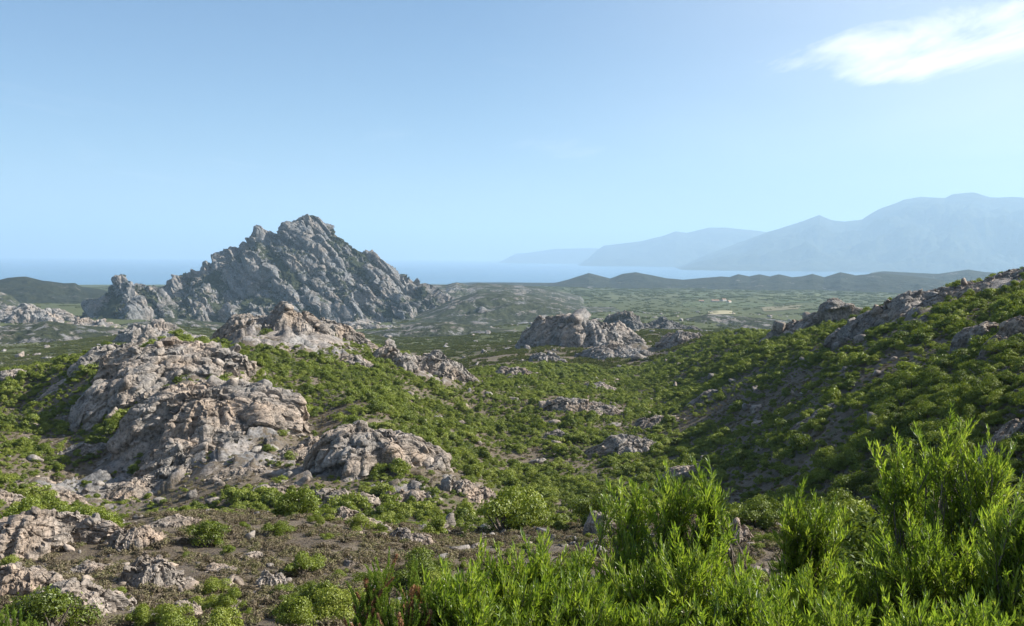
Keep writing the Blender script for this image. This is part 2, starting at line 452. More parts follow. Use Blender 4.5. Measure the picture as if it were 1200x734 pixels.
def spine(pts, amp, wl_, wr_):
    """raise (amp > 0) or cut (amp < 0) the land along a line; wl_, wr_ = widths to its left and right"""
    w3 = [at(*p_) for p_ in pts]; best = np.full(len(gx), 1e9); sd = np.zeros(len(gx))
    for a_, b_ in zip(w3[:-1], w3[1:]):
        ab = b_[:2] - a_[:2]; L_ = (ab ** 2).sum()
        t_ = np.clip(((gx - a_[0]) * ab[0] + (gy - a_[1]) * ab[1]) / L_, 0, 1)
        dx, dy = gx - a_[0] - ab[0] * t_, gy - a_[1] - ab[1] * t_
        dd_ = np.hypot(dx, dy); nb_ = dd_ < best
        best = np.where(nb_, dd_, best); sd = np.where(nb_, dx, sd)
    w_ = np.where(sd < 0, wl_, wr_)
    return amp * np.exp(-(best / w_) ** 2)
gz = gz + spine([(20, 455, 262), (70, 475, 232), (105, 505, 204), (140, 545, 180), (165, 585, 148)], -7.0, 22, 13)
gz = gz + spine([(215, 405, 268), (262, 440, 236), (300, 480, 212), (322, 515, 192)], 3.2, 11, 17)
gz = gz + spine([(330, 440, 252), (345, 490, 212), (352, 540, 176)], -3.2, 10, 9)
gz = gz + spine([(400, 470, 240), (440, 505, 200), (490, 560, 162)], 2.8, 9, 15)
gz = gz + spine([(560, 470, 275), (600, 520, 212), (640, 570, 165)], -5.0, 20, 18)
GZ = gz.reshape(NR, NC)
def H(x, y):
    """height of the land sheet at x, y (arrays), before the rock relief"""
    x = np.asarray(x, float); y = np.asarray(y, float)
    u, v = uv_of(x, y)
    ci = np.clip(np.interp(u, gu, np.arange(NC)), 0, NC - 1.001); ri = np.clip((v - V0) / (V1 - V0) * (NR - 1), 0, NR - 1.001)
    c0 = ci.astype(int); r0 = ri.astype(int); fc = ci - c0; fr = ri - r0
    return (GZ[r0, c0] * (1 - fc) * (1 - fr) + GZ[r0, c0 + 1] * fc * (1 - fr) + GZ[r0 + 1, c0] * (1 - fc) * fr + GZ[r0 + 1, c0 + 1] * fc * fr)
DS = np.exp(np.linspace(math.log(8), math.log(7000), 2600))
def hit(px, py, dmin=8, dmax=7000):
    """first point of the land along the sight line"""
    v = ray(px, py); ds = DS[(DS >= dmin) & (DS <= dmax)]
    below = v[2] * ds + CAMZ <= H(v[0] * ds, v[1] * ds)
    i = int(np.argmax(below)) if below.any() else len(ds) - 1
    d = ds[i]
    return np.array([v[0] * d, v[1] * d, float(H(v[0] * d, v[1] * d))]), d

# ------------------------------------------------------------------ rocky and green areas of the land (world circles)
def circles(lst):
    out = []
    for px, py, rp, s in lst:
        p, d = hit(px, py); out.append((p[0], p[1], rp * d / FPX, s))
    return out
ROCKY = circles([(280, 530, 70, .3), (120, 460, 60, .3), (480, 580, 50, .3), (200, 430, 90, .5), (240, 490, 80, .55), (150, 520, 60, .3), (70, 570, 60, .35), (160, 575, 70, .4), (420, 540, 85, .5), (350, 560, 60, .3),
                 (330, 398, 60, .45), (300, 400, 40, .4), (400, 408, 50, .4), (500, 440, 45, .4), (690, 480, 45, .3), (740, 525, 55, .3), (770, 500, 35, .3),
                 (560, 575, 30, .3), (1000, 385, 60, .4), (1090, 360, 60, .45), (1160, 400, 50, .35), (1190, 330, 40, .5), (680, 405, 60, .5), (730, 415, 40, .4),
                 (50, 640, 60, .3), (80, 690, 60, .3), (165, 665, 50, .25), (45, 385, 60, .45), (190, 400, 50, .4), (120, 385, 50, .25), (950, 490, 40, .2), (1190, 500, 30, .3)])
BARE = circles([(800, 440, 50, .25), (900, 470, 70, .40), (960, 500, 60, .40), (760, 470, 40, .2), (1060, 420, 45, .35), (1150, 420, 60, .35), (660, 400, 50, .2),
                (400, 480, 60, .35), (300, 560, 70, .4), (100, 560, 90, .35), (60, 520, 60, .2), (230, 570, 60, .3), (340, 500, 50, .35), (480, 540, 50, .2), (850, 500, 50, .3), (1000, 440, 50, .3), (920, 540, 60, .25), (880, 590, 60, .3), (830, 480, 50, .3), (930, 455, 50, .25), (1000, 500, 50, .3), (1110, 440, 40, .25), (870, 520, 50, .2), (640, 470, 60, .15), (1050, 470, 40, .25), (700, 480, 60, .2), (1190, 480, 50, .2),
                (150, 470, 40, -.25), (60, 490, 70, -.3), (350, 430, 70, -.5), (480, 470, 60, -.4), (580, 500, 70, -.35), (600, 560, 60, -.3), (850, 420, 60, -.35), (950, 420, 50, -.3), (1040, 530, 60, -.3), (820, 540, 60, -.2), (440, 440, 60, -.3), (700, 560, 60, -.3)])
def field_sum(lst, x, y):
    s = np.zeros_like(x)
    for cx_, cy_, r_, a_ in lst:
        q = ((x - cx_) ** 2 + (y - cy_) ** 2) / (r_ * r_)
        s = s + a_ * np.exp(-q * 1.2)
    return s
def rockiness(x, y):
    p = np.stack([x, y, np.zeros_like(x)], 1); d = np.hypot(x, y)
    far = sstep(500, 900, d)
    r = field_sum(ROCKY, x, y) + 0.22 * fbm(p / 26.0, 4) * (1 - far) + far * (0.30 * fbm(p / 90.0, 4) + 0.02)
    return r - 0.5 * sstep(2300, 2800, d)
def vegness(x, y):
    p = np.stack([x, y, np.zeros_like(x)], 1) + 31.0; d = np.hypot(x, y)
    v = 0.80 + 0.36 * fbm(p / 34.0, 4) + 0.30 * fbm(p / 8.0 + 5, 2) - field_sum(BARE, x, y) - 0.75 * field_sum(ROCKY, x, y)
    shelf = 1 - sstep(66, 84, d + 6 * noise3(p / 9.0))
    left = 1 - sstep(2, 26, x)
    v = v - shelf * (0.15 + 0.26 * left)
    return v

rk = rockiness(gx, gy)
vg = vegness(gx, gy)
# block relief where bedrock breaks through
sel = np.where((rk > 0.18) & (D > 20) & (D < 2600))[0]
bs = np.clip(D[sel] / 55.0, 1.2, 14.0)
bs = 2.0 ** np.round(np.log2(bs))
q = (np.stack([gx[sel], gy[sel], gz[sel] * 1.6], 1) @ rotmat(0.35, 0.5, 0.6).T) / bs[:, None] * np.array([1.0, 0.6, 0.9])
dz = bs * 0.40 * (facets(q + 0.25 * noise3(q * 0.7)[:, None]) + 0.25)
gz2 = gz.copy()
gz2[sel] += dz * sstep(0.18, 0.42, rk[sel])
veg_attr = 0.24 + 0.0 * D
veg_attr = np.where(D < 90, 0.10, 0.34 + 0.35 * (vg - 0.6)) + 0.62 * sstep(600, 1500, D)
me = mesh_np('land', np.stack([gx, gy, gz2], 1), grid_faces(NR, NC)[:, ::-1], M_GROUND, True, {'rock': rk + 0.15, 'veg': np.clip(veg_attr, 0, 1)})
obj('land', me, kind='structure')

# ------------------------------------------------------------------ sea
def sea():
    t = NT('sea_water')
    v = t.pos()
    h = t.noise(v, 0.05, 6, 0.6); h2 = t.noise(v, 0.004, 4, 0.6)
    col = t.ramp(h2, [(0.35, (0.012, 0.075, 0.150)), (0.65, (0.018, 0.095, 0.185))])
    t.princ(col, 0.22, t.bump(h, 0.5, 2.0), 0.5)
    v_ = []
    for yy in (4500, 12000, 25000, 56000):
        for xx in np.linspace(-46000, 46000, 9): v_.append((xx, yy, 0.0))
    obj('sea', mesh_np('sea', v_, grid_faces(4, 9), t.m), kind='structure')
sea()

# ------------------------------------------------------------------ hills, peak and far ranges
def range_mesh(name, sil, D_, wf, wb, base, ncol, nrow, mat, lam, spur, crag=0.0, rock0=0.2, rocka=0.3, warp=0.0):
    sil = np.array(sil, float)
    px = np.linspace(sil[0, 0], sil[-1, 0], ncol)
    py = np.interp(px, sil[:, 0], sil[:, 1])
    cr = np.array([at(a, b, D_) for a, b in zip(px, py)])
    t = np.concatenate([-wf * np.linspace(1, 0, int(nrow * .72)) ** 1.25, wb * np.linspace(0, 1, nrow - int(nrow * .72) + 1)[1:] ** 1.2])
    T, C = np.meshgrid(t, np.arange(ncol), indexing='ij')
    x = cr[C, 0].ravel() + cr[C, 0].ravel() / D_ * T.ravel(); y = cr[C, 1].ravel() + T.ravel() * cr[C, 1].ravel() / D_
    cz = cr[C, 2].ravel(); tt = T.ravel()
    p = np.stack([x, y, np.zeros_like(x)], 1)
    f = np.where(tt < 0, 1 + tt / wf, 1 - tt / wb)
    rdg = ridged(p / lam + 5.5, 5, 0.52) - 0.45
    edge = np.clip((1 - f) * 5, 0, 1)
    f2_ = np.clip(f + spur * rdg * 4 * f * (1 - f) * edge, 0, 1.05)
    z = base + (cz - base) * f2_ ** 1.15 + (cz - base) * 0.05 * fbm(p / (lam * .3), 4) * (0.25 + edge)
    # flanks sink away at the two ends
    e = np.minimum(C.ravel(), ncol - 1 - C.ravel()) / (ncol * 0.04)
    z = np.where(e < 1, base - 5 + (z - base + 5) * np.clip(e, 0, 1), z)
    z = np.where(f <= 0.001, base - 15, z)
    rock = rock0 + rocka * fbm(p / (lam * .35) + 9, 4)
    o = obj(name, mesh_np(name, np.stack([x, y, z], 1), grid_faces(len(t), ncol), mat, True, {'rock': rock}), kind='structure')
    return o
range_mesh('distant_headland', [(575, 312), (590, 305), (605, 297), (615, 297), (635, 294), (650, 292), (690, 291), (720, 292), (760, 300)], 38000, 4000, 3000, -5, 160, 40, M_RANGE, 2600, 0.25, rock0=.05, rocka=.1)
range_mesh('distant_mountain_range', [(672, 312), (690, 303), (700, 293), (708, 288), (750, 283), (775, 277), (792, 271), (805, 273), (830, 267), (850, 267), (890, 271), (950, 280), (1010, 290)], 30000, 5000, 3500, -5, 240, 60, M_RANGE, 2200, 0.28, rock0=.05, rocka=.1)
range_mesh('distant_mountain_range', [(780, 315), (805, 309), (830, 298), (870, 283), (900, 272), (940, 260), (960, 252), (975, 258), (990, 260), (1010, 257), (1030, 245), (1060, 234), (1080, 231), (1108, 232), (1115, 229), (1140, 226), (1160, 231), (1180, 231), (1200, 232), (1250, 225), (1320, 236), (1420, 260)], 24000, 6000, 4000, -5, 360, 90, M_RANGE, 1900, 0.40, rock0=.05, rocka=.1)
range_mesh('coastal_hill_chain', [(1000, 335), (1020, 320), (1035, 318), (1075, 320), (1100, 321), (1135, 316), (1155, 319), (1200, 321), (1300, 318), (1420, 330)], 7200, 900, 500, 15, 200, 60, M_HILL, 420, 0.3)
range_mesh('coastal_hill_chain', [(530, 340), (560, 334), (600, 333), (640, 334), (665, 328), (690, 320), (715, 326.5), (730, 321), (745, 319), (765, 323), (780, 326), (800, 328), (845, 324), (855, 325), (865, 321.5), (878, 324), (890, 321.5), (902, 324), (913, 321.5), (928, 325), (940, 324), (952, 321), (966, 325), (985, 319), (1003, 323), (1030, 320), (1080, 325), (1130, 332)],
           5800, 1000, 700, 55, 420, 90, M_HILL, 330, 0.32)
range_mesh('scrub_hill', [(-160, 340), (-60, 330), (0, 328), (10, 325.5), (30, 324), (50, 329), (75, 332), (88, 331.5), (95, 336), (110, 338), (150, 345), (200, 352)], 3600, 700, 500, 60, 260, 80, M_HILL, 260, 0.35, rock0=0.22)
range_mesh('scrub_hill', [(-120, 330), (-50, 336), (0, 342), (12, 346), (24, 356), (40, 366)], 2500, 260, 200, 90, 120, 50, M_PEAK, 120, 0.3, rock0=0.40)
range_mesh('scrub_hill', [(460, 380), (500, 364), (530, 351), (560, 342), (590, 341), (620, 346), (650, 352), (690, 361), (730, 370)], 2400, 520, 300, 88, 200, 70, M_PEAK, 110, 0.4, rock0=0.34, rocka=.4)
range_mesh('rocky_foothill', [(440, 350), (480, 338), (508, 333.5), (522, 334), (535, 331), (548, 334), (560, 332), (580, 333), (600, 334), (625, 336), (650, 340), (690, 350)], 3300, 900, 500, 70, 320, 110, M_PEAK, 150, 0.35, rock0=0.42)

for sil_, D_, wf_ in (([(-120, 396), (-40, 388), (20, 381), (55, 376), (90, 381), (130, 384), (175, 390), (230, 402)], 1350, 190),
                      ([(90, 392), (150, 379), (200, 373), (245, 377), (300, 383), (360, 386), (420, 396)], 1750, 220),
                      ([(400, 396), (450, 387), (490, 379), (520, 377), (560, 382), (600, 386), (640, 396), (680, 404)], 1500, 230),
                      ([(760, 385), (800, 374), (830, 368), (865, 371), (910, 374), (960, 380), (1010, 392)], 1700, 220)):
    b_ = float(np.min(H(*(ray(np.mean([q_[0] for q_ in sil_]), 390)[:2].reshape(2, 1) * D_)))) - 6
    range_mesh('rocky_scrub_hill', sil_, D_, wf_, 160, b_, 240, 80, M_PEAK, 75, 0.45, rock0=0.37, rocka=.42)

def seg_dist(x, y, a, b):
    ab = b[:2] - a[:2]; L = (ab ** 2).sum() + 1e-9
    t = np.clip(((x - a[0]) * ab[0] + (y - a[1]) * ab[1]) / L, 0, 1)
    dx = x - (a[0] + ab[0] * t); dy = y - (a[1] + ab[1] * t)
    return np.sqrt(dx * dx + dy * dy), a[2] + (b[2] - a[2]) * t
def rocky_peak():
    DP = 2600.0
    crest = [(150, 352), (170, 340), (188, 331), (200, 327), (213, 317), (222, 317), (233, 317), (240, 312), (247, 308), (255, 312), (262, 307), (270, 299), (280, 285), (290, 276), (303, 268), (312, 273), (322, 273), (333, 272), (341, 274),
             (345, 269), (348, 254), (357, 250), (370, 252), (380, 261), (390, 270), (397, 277), (408, 290), (418, 294), (425, 295), (435, 299), (440, 305), (450, 308), (460, 316), (475, 323), (490, 330), (500, 336), (520, 341), (545, 348), (575, 355), (610, 364)]
    lines = [([(a, b, DP) for a, b in crest], 0.95)]
    lines += [([(303, 268, 2600), (298, 296, 2500), (318, 325, 2380), (338, 352, 2250), (350, 378, 2120)], 0.9),
              ([(357, 256, 2600), (368, 290, 2500), (392, 325, 2370), (410, 352, 2260), (425, 378, 2150)], 1.0),
              ([(333, 272, 2600), (335, 300, 2500), (350, 330, 2400), (368, 360, 2260)], 1.0),
              ([(425, 295, 2600), (440, 320, 2480), (458, 342, 2360), (480, 366, 2230)], 1.0),
              ([(390, 274, 2600), (405, 306, 2500), (425, 332, 2390), (440, 356, 2280)], 1.05),
              ([(247, 308, 2600), (243, 330, 2480), (232, 350, 2350), (225, 372, 2220)], 0.9),
              ([(270, 299, 2600), (275, 325, 2500), (285, 350, 2350), (290, 375, 2200)], 0.95),
              ([(475, 323, 2600), (500, 345, 2480), (530, 362, 2350), (550, 374, 2260)], 0.9),
              ([(92, 368, 2300), (112, 353, 2290), (130, 343, 2280), (143, 331, 2280), (152, 327, 2280), (163, 331, 2280), (172, 337, 2290), (185, 345, 2330), (210, 350, 2400)], 1.2),
              ([(152, 327, 2280), (150, 345, 2200), (145, 362, 2120), (140, 378, 2060)], 1.0),
              ([(180, 345, 2300), (190, 356, 2220), (196, 372, 2130)], 1.0)]
    nc, nr = 680, 330
    az = np.linspace(math.atan2(ray(70, 340)[0], ray(70, 340)[1]), math.atan2(ray(640, 340)[0], ray(640, 340)[1]), nc)
    dd = np.concatenate([np.linspace(1980, 2640, 270), np.linspace(2645, 3050, nr - 270)])
    DD, AZ = np.meshgrid(dd, az, indexing='ij')
    x = (np.sin(AZ) * DD).ravel(); y = (np.cos(AZ) * DD).ravel()
    p = np.stack([x, y, np.zeros_like(x)], 1)
    wa = 8 + 20 * np.clip(np.abs(DD.ravel() - 2600) / 150, 0, 1)
    wx = x + wa * fbm(p / 90.0, 4); wy = y + wa * fbm(p / 90.0 + 40, 4)
    acc = np.full(len(x), -1e9)
    for pts, sl in lines:
        w3 = [at(*q_) for q_ in pts]
        best = np.full(len(x), -1e9)
        for a, b in zip(w3[:-1], w3[1:]):
            dist, zz = seg_dist(wx, wy, a, b)
            best = np.maximum(best, zz - sl * dist * (1 - 0.25 * np.clip(dist / 400, 0, 1)))
        k = 9.0; m = np.maximum(acc, best)
        acc = np.where(acc < -1e8, best, m + k * np.log(np.exp((acc - m) / k) + np.exp((best - m) / k)) - 0)
    base = H(x, y)
    rel = np.clip((acc - base) / 60.0, 0, 1)
    z = acc + (14 * fbm(p / 110.0 + 8, 3) + 7 * fbm(p / 50.0 + 3, 4) + 9 * (ridged(p / 42.0, 3) - .5)) * rel * np.clip((np.abs(DD.ravel() - 2600)) / 60, 0.25, 1)
    co = np.stack([x, y, z], 1)
    def normals(c):
        g = c.reshape(nr, nc, 3)
        du = np.gradient(g, axis=1); dv = np.gradient(g, axis=0)
        nn = np.cross(du, dv).reshape(-1, 3); nn /= np.linalg.norm(nn, axis=1)[:, None] + 1e-9
        return nn * np.sign(nn[:, 2:3] + 1e-9)
    N0 = normals(co)
    Rm = rotmat(0.0, -0.75, 0.45)          # slabs dip down towards the right and the viewer
    disp = np.zeros(len(co))
    for bs_, am, st in ((64, 15, (0.18, 1.0, 1.4)), (27, 7.5, (0.20, 1.0, 1.4)), (11, 2.4, (0.35, 1.0, 1.3))):
        q_ = (co @ Rm.T) / bs_ * np.array(st)
        q_ = q_ + 0.35 * np.stack([noise3(q_ * .8), noise3(q_ * .8 + 50), noise3(q_ * .8 + 90)], 1)
        disp += am * facets(q_, 0.14, 0.30, 1.3)
    slope = 1 - N0[:, 2]
    gully = fbm(p / 130.0 + 77, 4)
    rockm = np.clip(0.36 + 1.0 * (slope - 0.18) + 0.30 * gully + 0.016 * disp + 0.10 * rel, 0, 1)
    rockm = np.clip(rockm + 0.28 * np.exp(-((DD.ravel() - 2600) / 45.0) ** 2), 0, 1)
    disp *= sstep(0.22, 0.55, rockm) * np.clip((z - base + 4) / 25.0, 0, 1)
    co = co + N0 * disp[:, None]
    co[:, 2] = np.where(acc < base - 8, base - 8, co[:, 2])
    o = obj('rocky_peak', mesh_np('rocky_peak', co, grid_faces(nr, nc)[:, ::-1], M_PEAK, False, {'rock': rockm}), kind='structure')
rocky_peak()

# ------------------------------------------------------------------ granite outcrops
def ico(sub):
    import bmesh
    bm = bmesh.new(); bmesh.ops.create_icosphere(bm, subdivisions=sub, radius=1.0)
    v = np.array([w.co[:] for w in bm.verts]); f = np.array([[w.index for w in fc.verts] for fc in bm.faces]); bm.free()
    return v, f
ICO3, ICO2 = ico(4), ico(3)
def boulder_mesh(seed, icod, mat, block):
    rg = np.random.default_rng(seed); v, f = icod
    m = rg.integers(9, 15)
    nrm = rg.normal(size=(m, 3)); nrm /= np.linalg.norm(nrm, axis=1)[:, None]
    ofs = rg.uniform(0.62, 1.0, m)
    nrm = np.concatenate([nrm, np.eye(3), -np.eye(3)]); ofs = np.concatenate([ofs, np.full(6, 1.0)])
    t = np.maximum(v @ nrm.T, 1e-3) / ofs
    k = block
    r = (t ** k).sum(1) ** (-1.0 / k)
    p = v * r[:, None]
    p = p * (1 + 0.10 * fbm(p * 1.4 + seed, 4)[:, None]) 
    q = p * 2.2 + seed; f1, f2, rr = voro(q)
    p = p * (1 - 0.07 * (1 - sstep(0, .18, f2 - f1)))[:, None] * (1 + 0.06 * (rr[:, 0:1] - .5))
    p *= np.array([rg.uniform(.9, 1.35), rg.uniform(.75, 1.0), rg.uniform(.6, .9)])
    return mesh_np('boulder', p, f, mat, True)
BN = [boulder_mesh(i, ICO3, M_ROCK_NEAR, 11) for i in range(10)]
BM = [boulder_mesh(20 + i, ICO2, M_ROCK_MID, 13) for i in range(12)]
BF = [boulder_mesh(40 + i, ICO2, M_ROCK_FAR, 13) for i in range(8)]
FOOT = []        # footprints kept clear of shrubs
def gnorm(x, y, e):
    gx_ = (float(H(x + e, y)) - float(H(x - e, y))) / (2 * e); gy_ = (float(H(x, y + e)) - float(H(x, y - e))) / (2 * e)
    return gx_, gy_
def outcrop(label, px, py, w, h, nb=8, depth=0.75, name='rock_outcrop', dark=False, seed=None, dmin=8, dmax=7000, knob=1.0, tilt=(0.3, 0.45, 0.6), lump=0.9, flat=2.6, bscale=1.0, group=None, smooth=0.0, low=1.0, bmul=1.0):
    seed = int(px * 7 + py * 3) if seed is None else seed
    rg = np.random.default_rng(seed)
    p0, d = hit(px, py, dmin, dmax)
    W = w * d / FPX / 2.0 * 1.15; Hh = h * d / FPX; Dp = W * depth
    fx, fy = p0[0] / d, p0[1] / d
    c = np.array([p0[0] + fx * Dp * 0.8, p0[1] + fy * Dp * 0.8]); zc = float(H(c[0], c[1]))
    sx, sy = gnorm(c[0], c[1], max(W, 0.6))
    near, mid = d < 85, d < 430
    mat = M_ROCK_DARK if dark else (M_ROCK_NEAR if near else M_ROCK_MID if mid else M_ROCK_FAR)
    root = obj(name, None, None, (c[0], c[1], zc), label=label, cat='rock outcrop', group=group)
    N = int(np.clip(w * 1.35, 36, 210)); M = int(np.clip(N * 0.9, 34, 180))
    a = np.linspace(-1, 1, N); b = np.linspace(-1, 1, M)
    B_, A_ = np.meshgrid(b, a, indexing='ij'); A_, B_ = A_.ravel(), B_.ravel()
    # square to disc
    qx = A_ * np.sqrt(np.maximum(1 - B_ * B_ / 2, 0)); qy = B_ * np.sqrt(np.maximum(1 - A_ * A_ / 2, 0))
    ang = np.arctan2(qy, qx); rr_ = np.hypot(qx, qy)
    out = 1 + 0.36 * fbm(np.stack([np.cos(ang) * 1.5, np.sin(ang) * 1.5, np.full_like(ang, seed * .37)], 1), 4, .6)
    lx = qx * W * out; ly = qy * Dp * out
    pr = np.clip(1 - rr_ ** flat, 0, 1) ** 1.05
    pn = np.stack([qx * 1.6, qy * 1.6, np.full_like(qx, seed * .71)], 1)
    f1, f2, cr = voro(pn * knob * 1.2)
    lumps = (1 - lump) + lump * np.clip(0.70 + 0.40 * cr[:, 0] - 0.30 * f1 + 0.30 * fbm(pn, 3), 0.2, 1.25)
    zz = low * Hh * 0.80 * pr * lumps * (1.0 - 0.42 * qx)
    rim = sstep(0.86, 1.0, rr_)
    # world axes: x across the sight line, y away
    wx = lx * fy + ly * fx; wy = -lx * fx + ly * fy
    zl = sx * wx + sy * wy
    zl = np.clip(zl, -2.2 * W, 2.2 * W)
    pz = zz + zl - rim * (0.30 * Hh + 0.25 * W * math.hypot(sx, sy))
    co = np.stack([wx, wy, pz], 1)
    g = co.reshape(M, N, 3)
    du = np.gradient(g, axis=1); dv = np.gradient(g, axis=0)
    nn = np.cross(du, dv).reshape(-1, 3); nn /= np.linalg.norm(nn, axis=1)[:, None] + 1e-9
    Rm = rotmat(tilt[0] + rg.normal() * .15, tilt[1] + rg.normal() * .15, tilt[2] + rg.normal() * .3)
    S = max(min(Hh, W), 0.4 * W)
    disp = 0
    for fr, am in ((0.85 * bscale, 0.13), (0.36 * bscale, 0.055), (0.14 * bscale, 0.020)):
        bsz = S * fr
        q_ = (co @ Rm.T) / bsz * np.array((0.55, 1.0, 1.5)) + seed
        q_ = q_ + 0.18 * np.stack([noise3(q_ * .8), noise3(q_ * .8 + 50), noise3(q_ * .8 + 90)], 1)
        disp = disp + S * am * (1 - smooth) * facets(q_)
    st_ = (co @ Rm.T)[:, 2] / (S * 0.13) + 0.9 * fbm(co / S * 1.1 + seed, 3)
    disp = disp + S * 0.022 * (np.abs((st_ % 1.0) * 2 - 1) ** 0.6 - .5)
    disp = disp + S * 0.035 * fbm(co / S * 2.0 + seed, 5)
    co = co + nn * disp[:, None]
    obj('rock_mass', mesh_np('rock_mass', co, grid_faces(M, N), mat, False), root)
    lib = BN if near else BM if mid else BF
    for i in range(nb):
        th = rg.uniform(0, 2 * math.pi); rr2 = math.sqrt(rg.uniform(0.10, 1.35))
        ax_, ay_ = math.cos(th) * rr2, math.sin(th) * rr2
        if ay_ > 0.5: ay_ *= -0.6
        lx_, ly_ = ax_ * W, ay_ * Dp
        X = lx_ * fy + ly_ * fx; Y = -lx_ * fx + ly_ * fy
        j = int(np.argmin((co[:, 0] - X) ** 2 + (co[:, 1] - Y) ** 2))
        s = S * (0.05 + 0.14 * rg.random() ** 1.8) * bmul
        zt = co[j, 2] if rr2 < 0.93 else float(H(c[0] + X, c[1] + Y)) - zc
        me_ = lib[rg.integers(len(lib))]
        bo = obj('boulder', me_, root, (X, Y, zt + s * 0.02))
        bo.scale = (s * rg.uniform(.85, 1.4), s * rg.uniform(.8, 1.1), s * rg.uniform(.75, 1.25))
        bo.rotation_euler = (rg.normal() * .3, rg.normal() * .35, rg.uniform(0, 6.28))
        if dark: 
            bo.material_slots[0].link = 'OBJECT'; bo.material_slots[0].material = M_ROCK_DARK
    sh = label.split()
    for w_ in ('with', 'at', 'on', 'in', 'below', 'beside', 'forming', 'along', 'descending', 'across', 'among', 'rising', 'behind', 'half', 'under', 'between', 'left', 'right', 'of', 'trailing', 'standing', 'above', 'alone', 'leaning', 'low', 'directly', 'further', 'perched', 'next'):
        if w_ in sh[2:]: sh = sh[:sh.index(w_, 2)]
    FOOT.append((c[0], c[1], W * 0.80, Dp * 0.80, fx, fy, ' '.join(sh)))
    return root
O = outcrop
# near shelf below the viewpoint
O('broad pale pinkish granite outcrop with cracked top at the rim of the dry shelf', 62, 648, 150, 48, 14, 0.7, flat=3.5)
O('rounded split granite block with one shaded flank below the broad shelf outcrop', 34, 700, 62, 36, 5, 0.8, flat=4, lump=.5)
O('low whaleback slab of pale granite beside the rounded split block', 92, 722, 95, 40, 6, 0.8, flat=3, lump=.5)
O('tilted fin of granite slabs leaning right across the dry shelf', 160, 645, 50, 28, 5, 0.6, tilt=(.2, .9, .4))
O('long sloping granite rib in the middle of the dry shelf', 185, 688, 62, 40, 6, 0.7, tilt=(.2, .9, .4))
O('small upright broken granite stone among low bushes under the long rib', 222, 726, 34, 26, 3, 0.7)
O('dark jagged granite rib beside the heath plumes', 372, 716, 46, 36, 4, 0.6, tilt=(.2, 1.0, .5))
O('thin jagged granite rib in dry scrub right of the long rib', 322, 690, 40, 22, 4, 0.6, tilt=(.2, .9, .5))
O('little flat granite ledge in the dry scrub below the round bush', 300, 656, 30, 12, 3, 0.7)
O('banded tilted granite slab at the edge of the shelf above the heath plumes', 482, 638, 58, 24, 4, 0.6, tilt=(.1, .8, .3))
O('cluster of reddish brown blocks on the shelf edge next to the banded slab', 418, 618, 62, 22, 8, 0.6)
O('dark rounded boulder stack rising behind the leafy foreground shrubs', 706, 628, 32, 30, 3, 0.8, lump=.4, flat=4)
O('pale broken rock on bare earth in the gap between two foreground shrubs', 868, 640, 34, 34, 6, 0.7)
O('low grey ledge half hidden behind the foreground shrub tops', 800, 560, 60, 14, 5, 0.6, dmin=90)
O('flat pale slab sunk in dry scrub between the tilted fin and the split block', 112, 672, 46, 14, 6, 0.8)
O('scatter of pale blocks under the round dark green bush', 262, 672, 40, 12, 7, 0.8, bmul=1.5)
O('weathered pale ledge between the long rib and the thin jagged rib', 268, 712, 44, 16, 5, 0.7)
O('pale stony patch at the shelf rim behind the tilted fin', 208, 618, 50, 10, 8, 0.6, bmul=1.3)
# rocky ridge on the left
O('massive bulging granite slab forming the front of the left rocky ridge', 246, 512, 165, 78, 16, 0.75, lump=.4, flat=3.6, tilt=(.9, .1, .2), smooth=.25, low=.58)
O('crest of shattered granite along the top of the left rocky ridge', 218, 440, 135, 50, 16, 0.7, flat=3, low=.58)
O('ribbed shaded granite flank descending left from the ridge crest', 155, 475, 110, 62, 12, 0.75, tilt=(.4, .9, .3), low=.58)
O('leaning slabs at the outer left end of the ridge crest', 128, 424, 66, 30, 8, 0.6, tilt=(.3, .9, .4), low=.58)
O('blocky granite foot below the bulging slab', 222, 545, 105, 38, 12, 0.5, flat=3, low=.58)
O('stepped pale ledges right below the bulging slab', 300, 500, 60, 22, 9, 0.6, low=.58)
O('weathered rock rib low on the shaded slope under the left ridge', 165, 585, 120, 36, 14, 0.5, low=.58)
O('grey slabs at the bottom of the slope behind the shelf outcrop', 60, 588, 85, 22, 8, 0.5, low=.58)
O('long pale rock plates at the outer end of the lower left slope', 15, 592, 60, 18, 6, 0.5, low=.58)
O('pair of pale blocks on the scrubby left slope', 100, 536, 46, 18, 6, 0.6, low=.58)
O('rounded dome of granite alone on the far left shoulder', 12, 447, 30, 14, 2, 0.8, lump=.3, flat=4, low=.58)
O('flat plate of rock on the left shoulder beside the granite dome', 62, 462, 44, 10, 3, 0.6, low=.58)
O('small stony knoll on the slope between the left ridge and the central outcrop', 318, 582, 60, 20, 9, 0.6, low=.58)
O('stony step under the small knoll near the slope foot', 280, 560, 60, 18, 8, 0.6, low=.58)
# central outcrop
O('big weathered granite dome with hollowed overhang in the middle of the slope', 432, 556, 145, 72, 12, 0.75, lump=.5, flat=3.2, tilt=(.7, .3, .2), smooth=.2, low=.8)
O('broken grey shoulder left of the hollowed dome', 368, 540, 70, 36, 9, 0.6, low=.58)
O('stepped blocks at the foot of the hollowed dome', 402, 598, 110, 36, 14, 0.5, low=.58)
O('sloping pinkish slab on the right foot of the hollowed dome', 478, 592, 66, 44, 7, 0.6, tilt=(.2, .8, .4), low=.58)
O('steep grooved granite slab standing alone in green scrub', 562, 590, 66, 38, 5, 0.6, tilt=(.1, 1.1, .6), lump=.5, flat=3.5, low=.58)
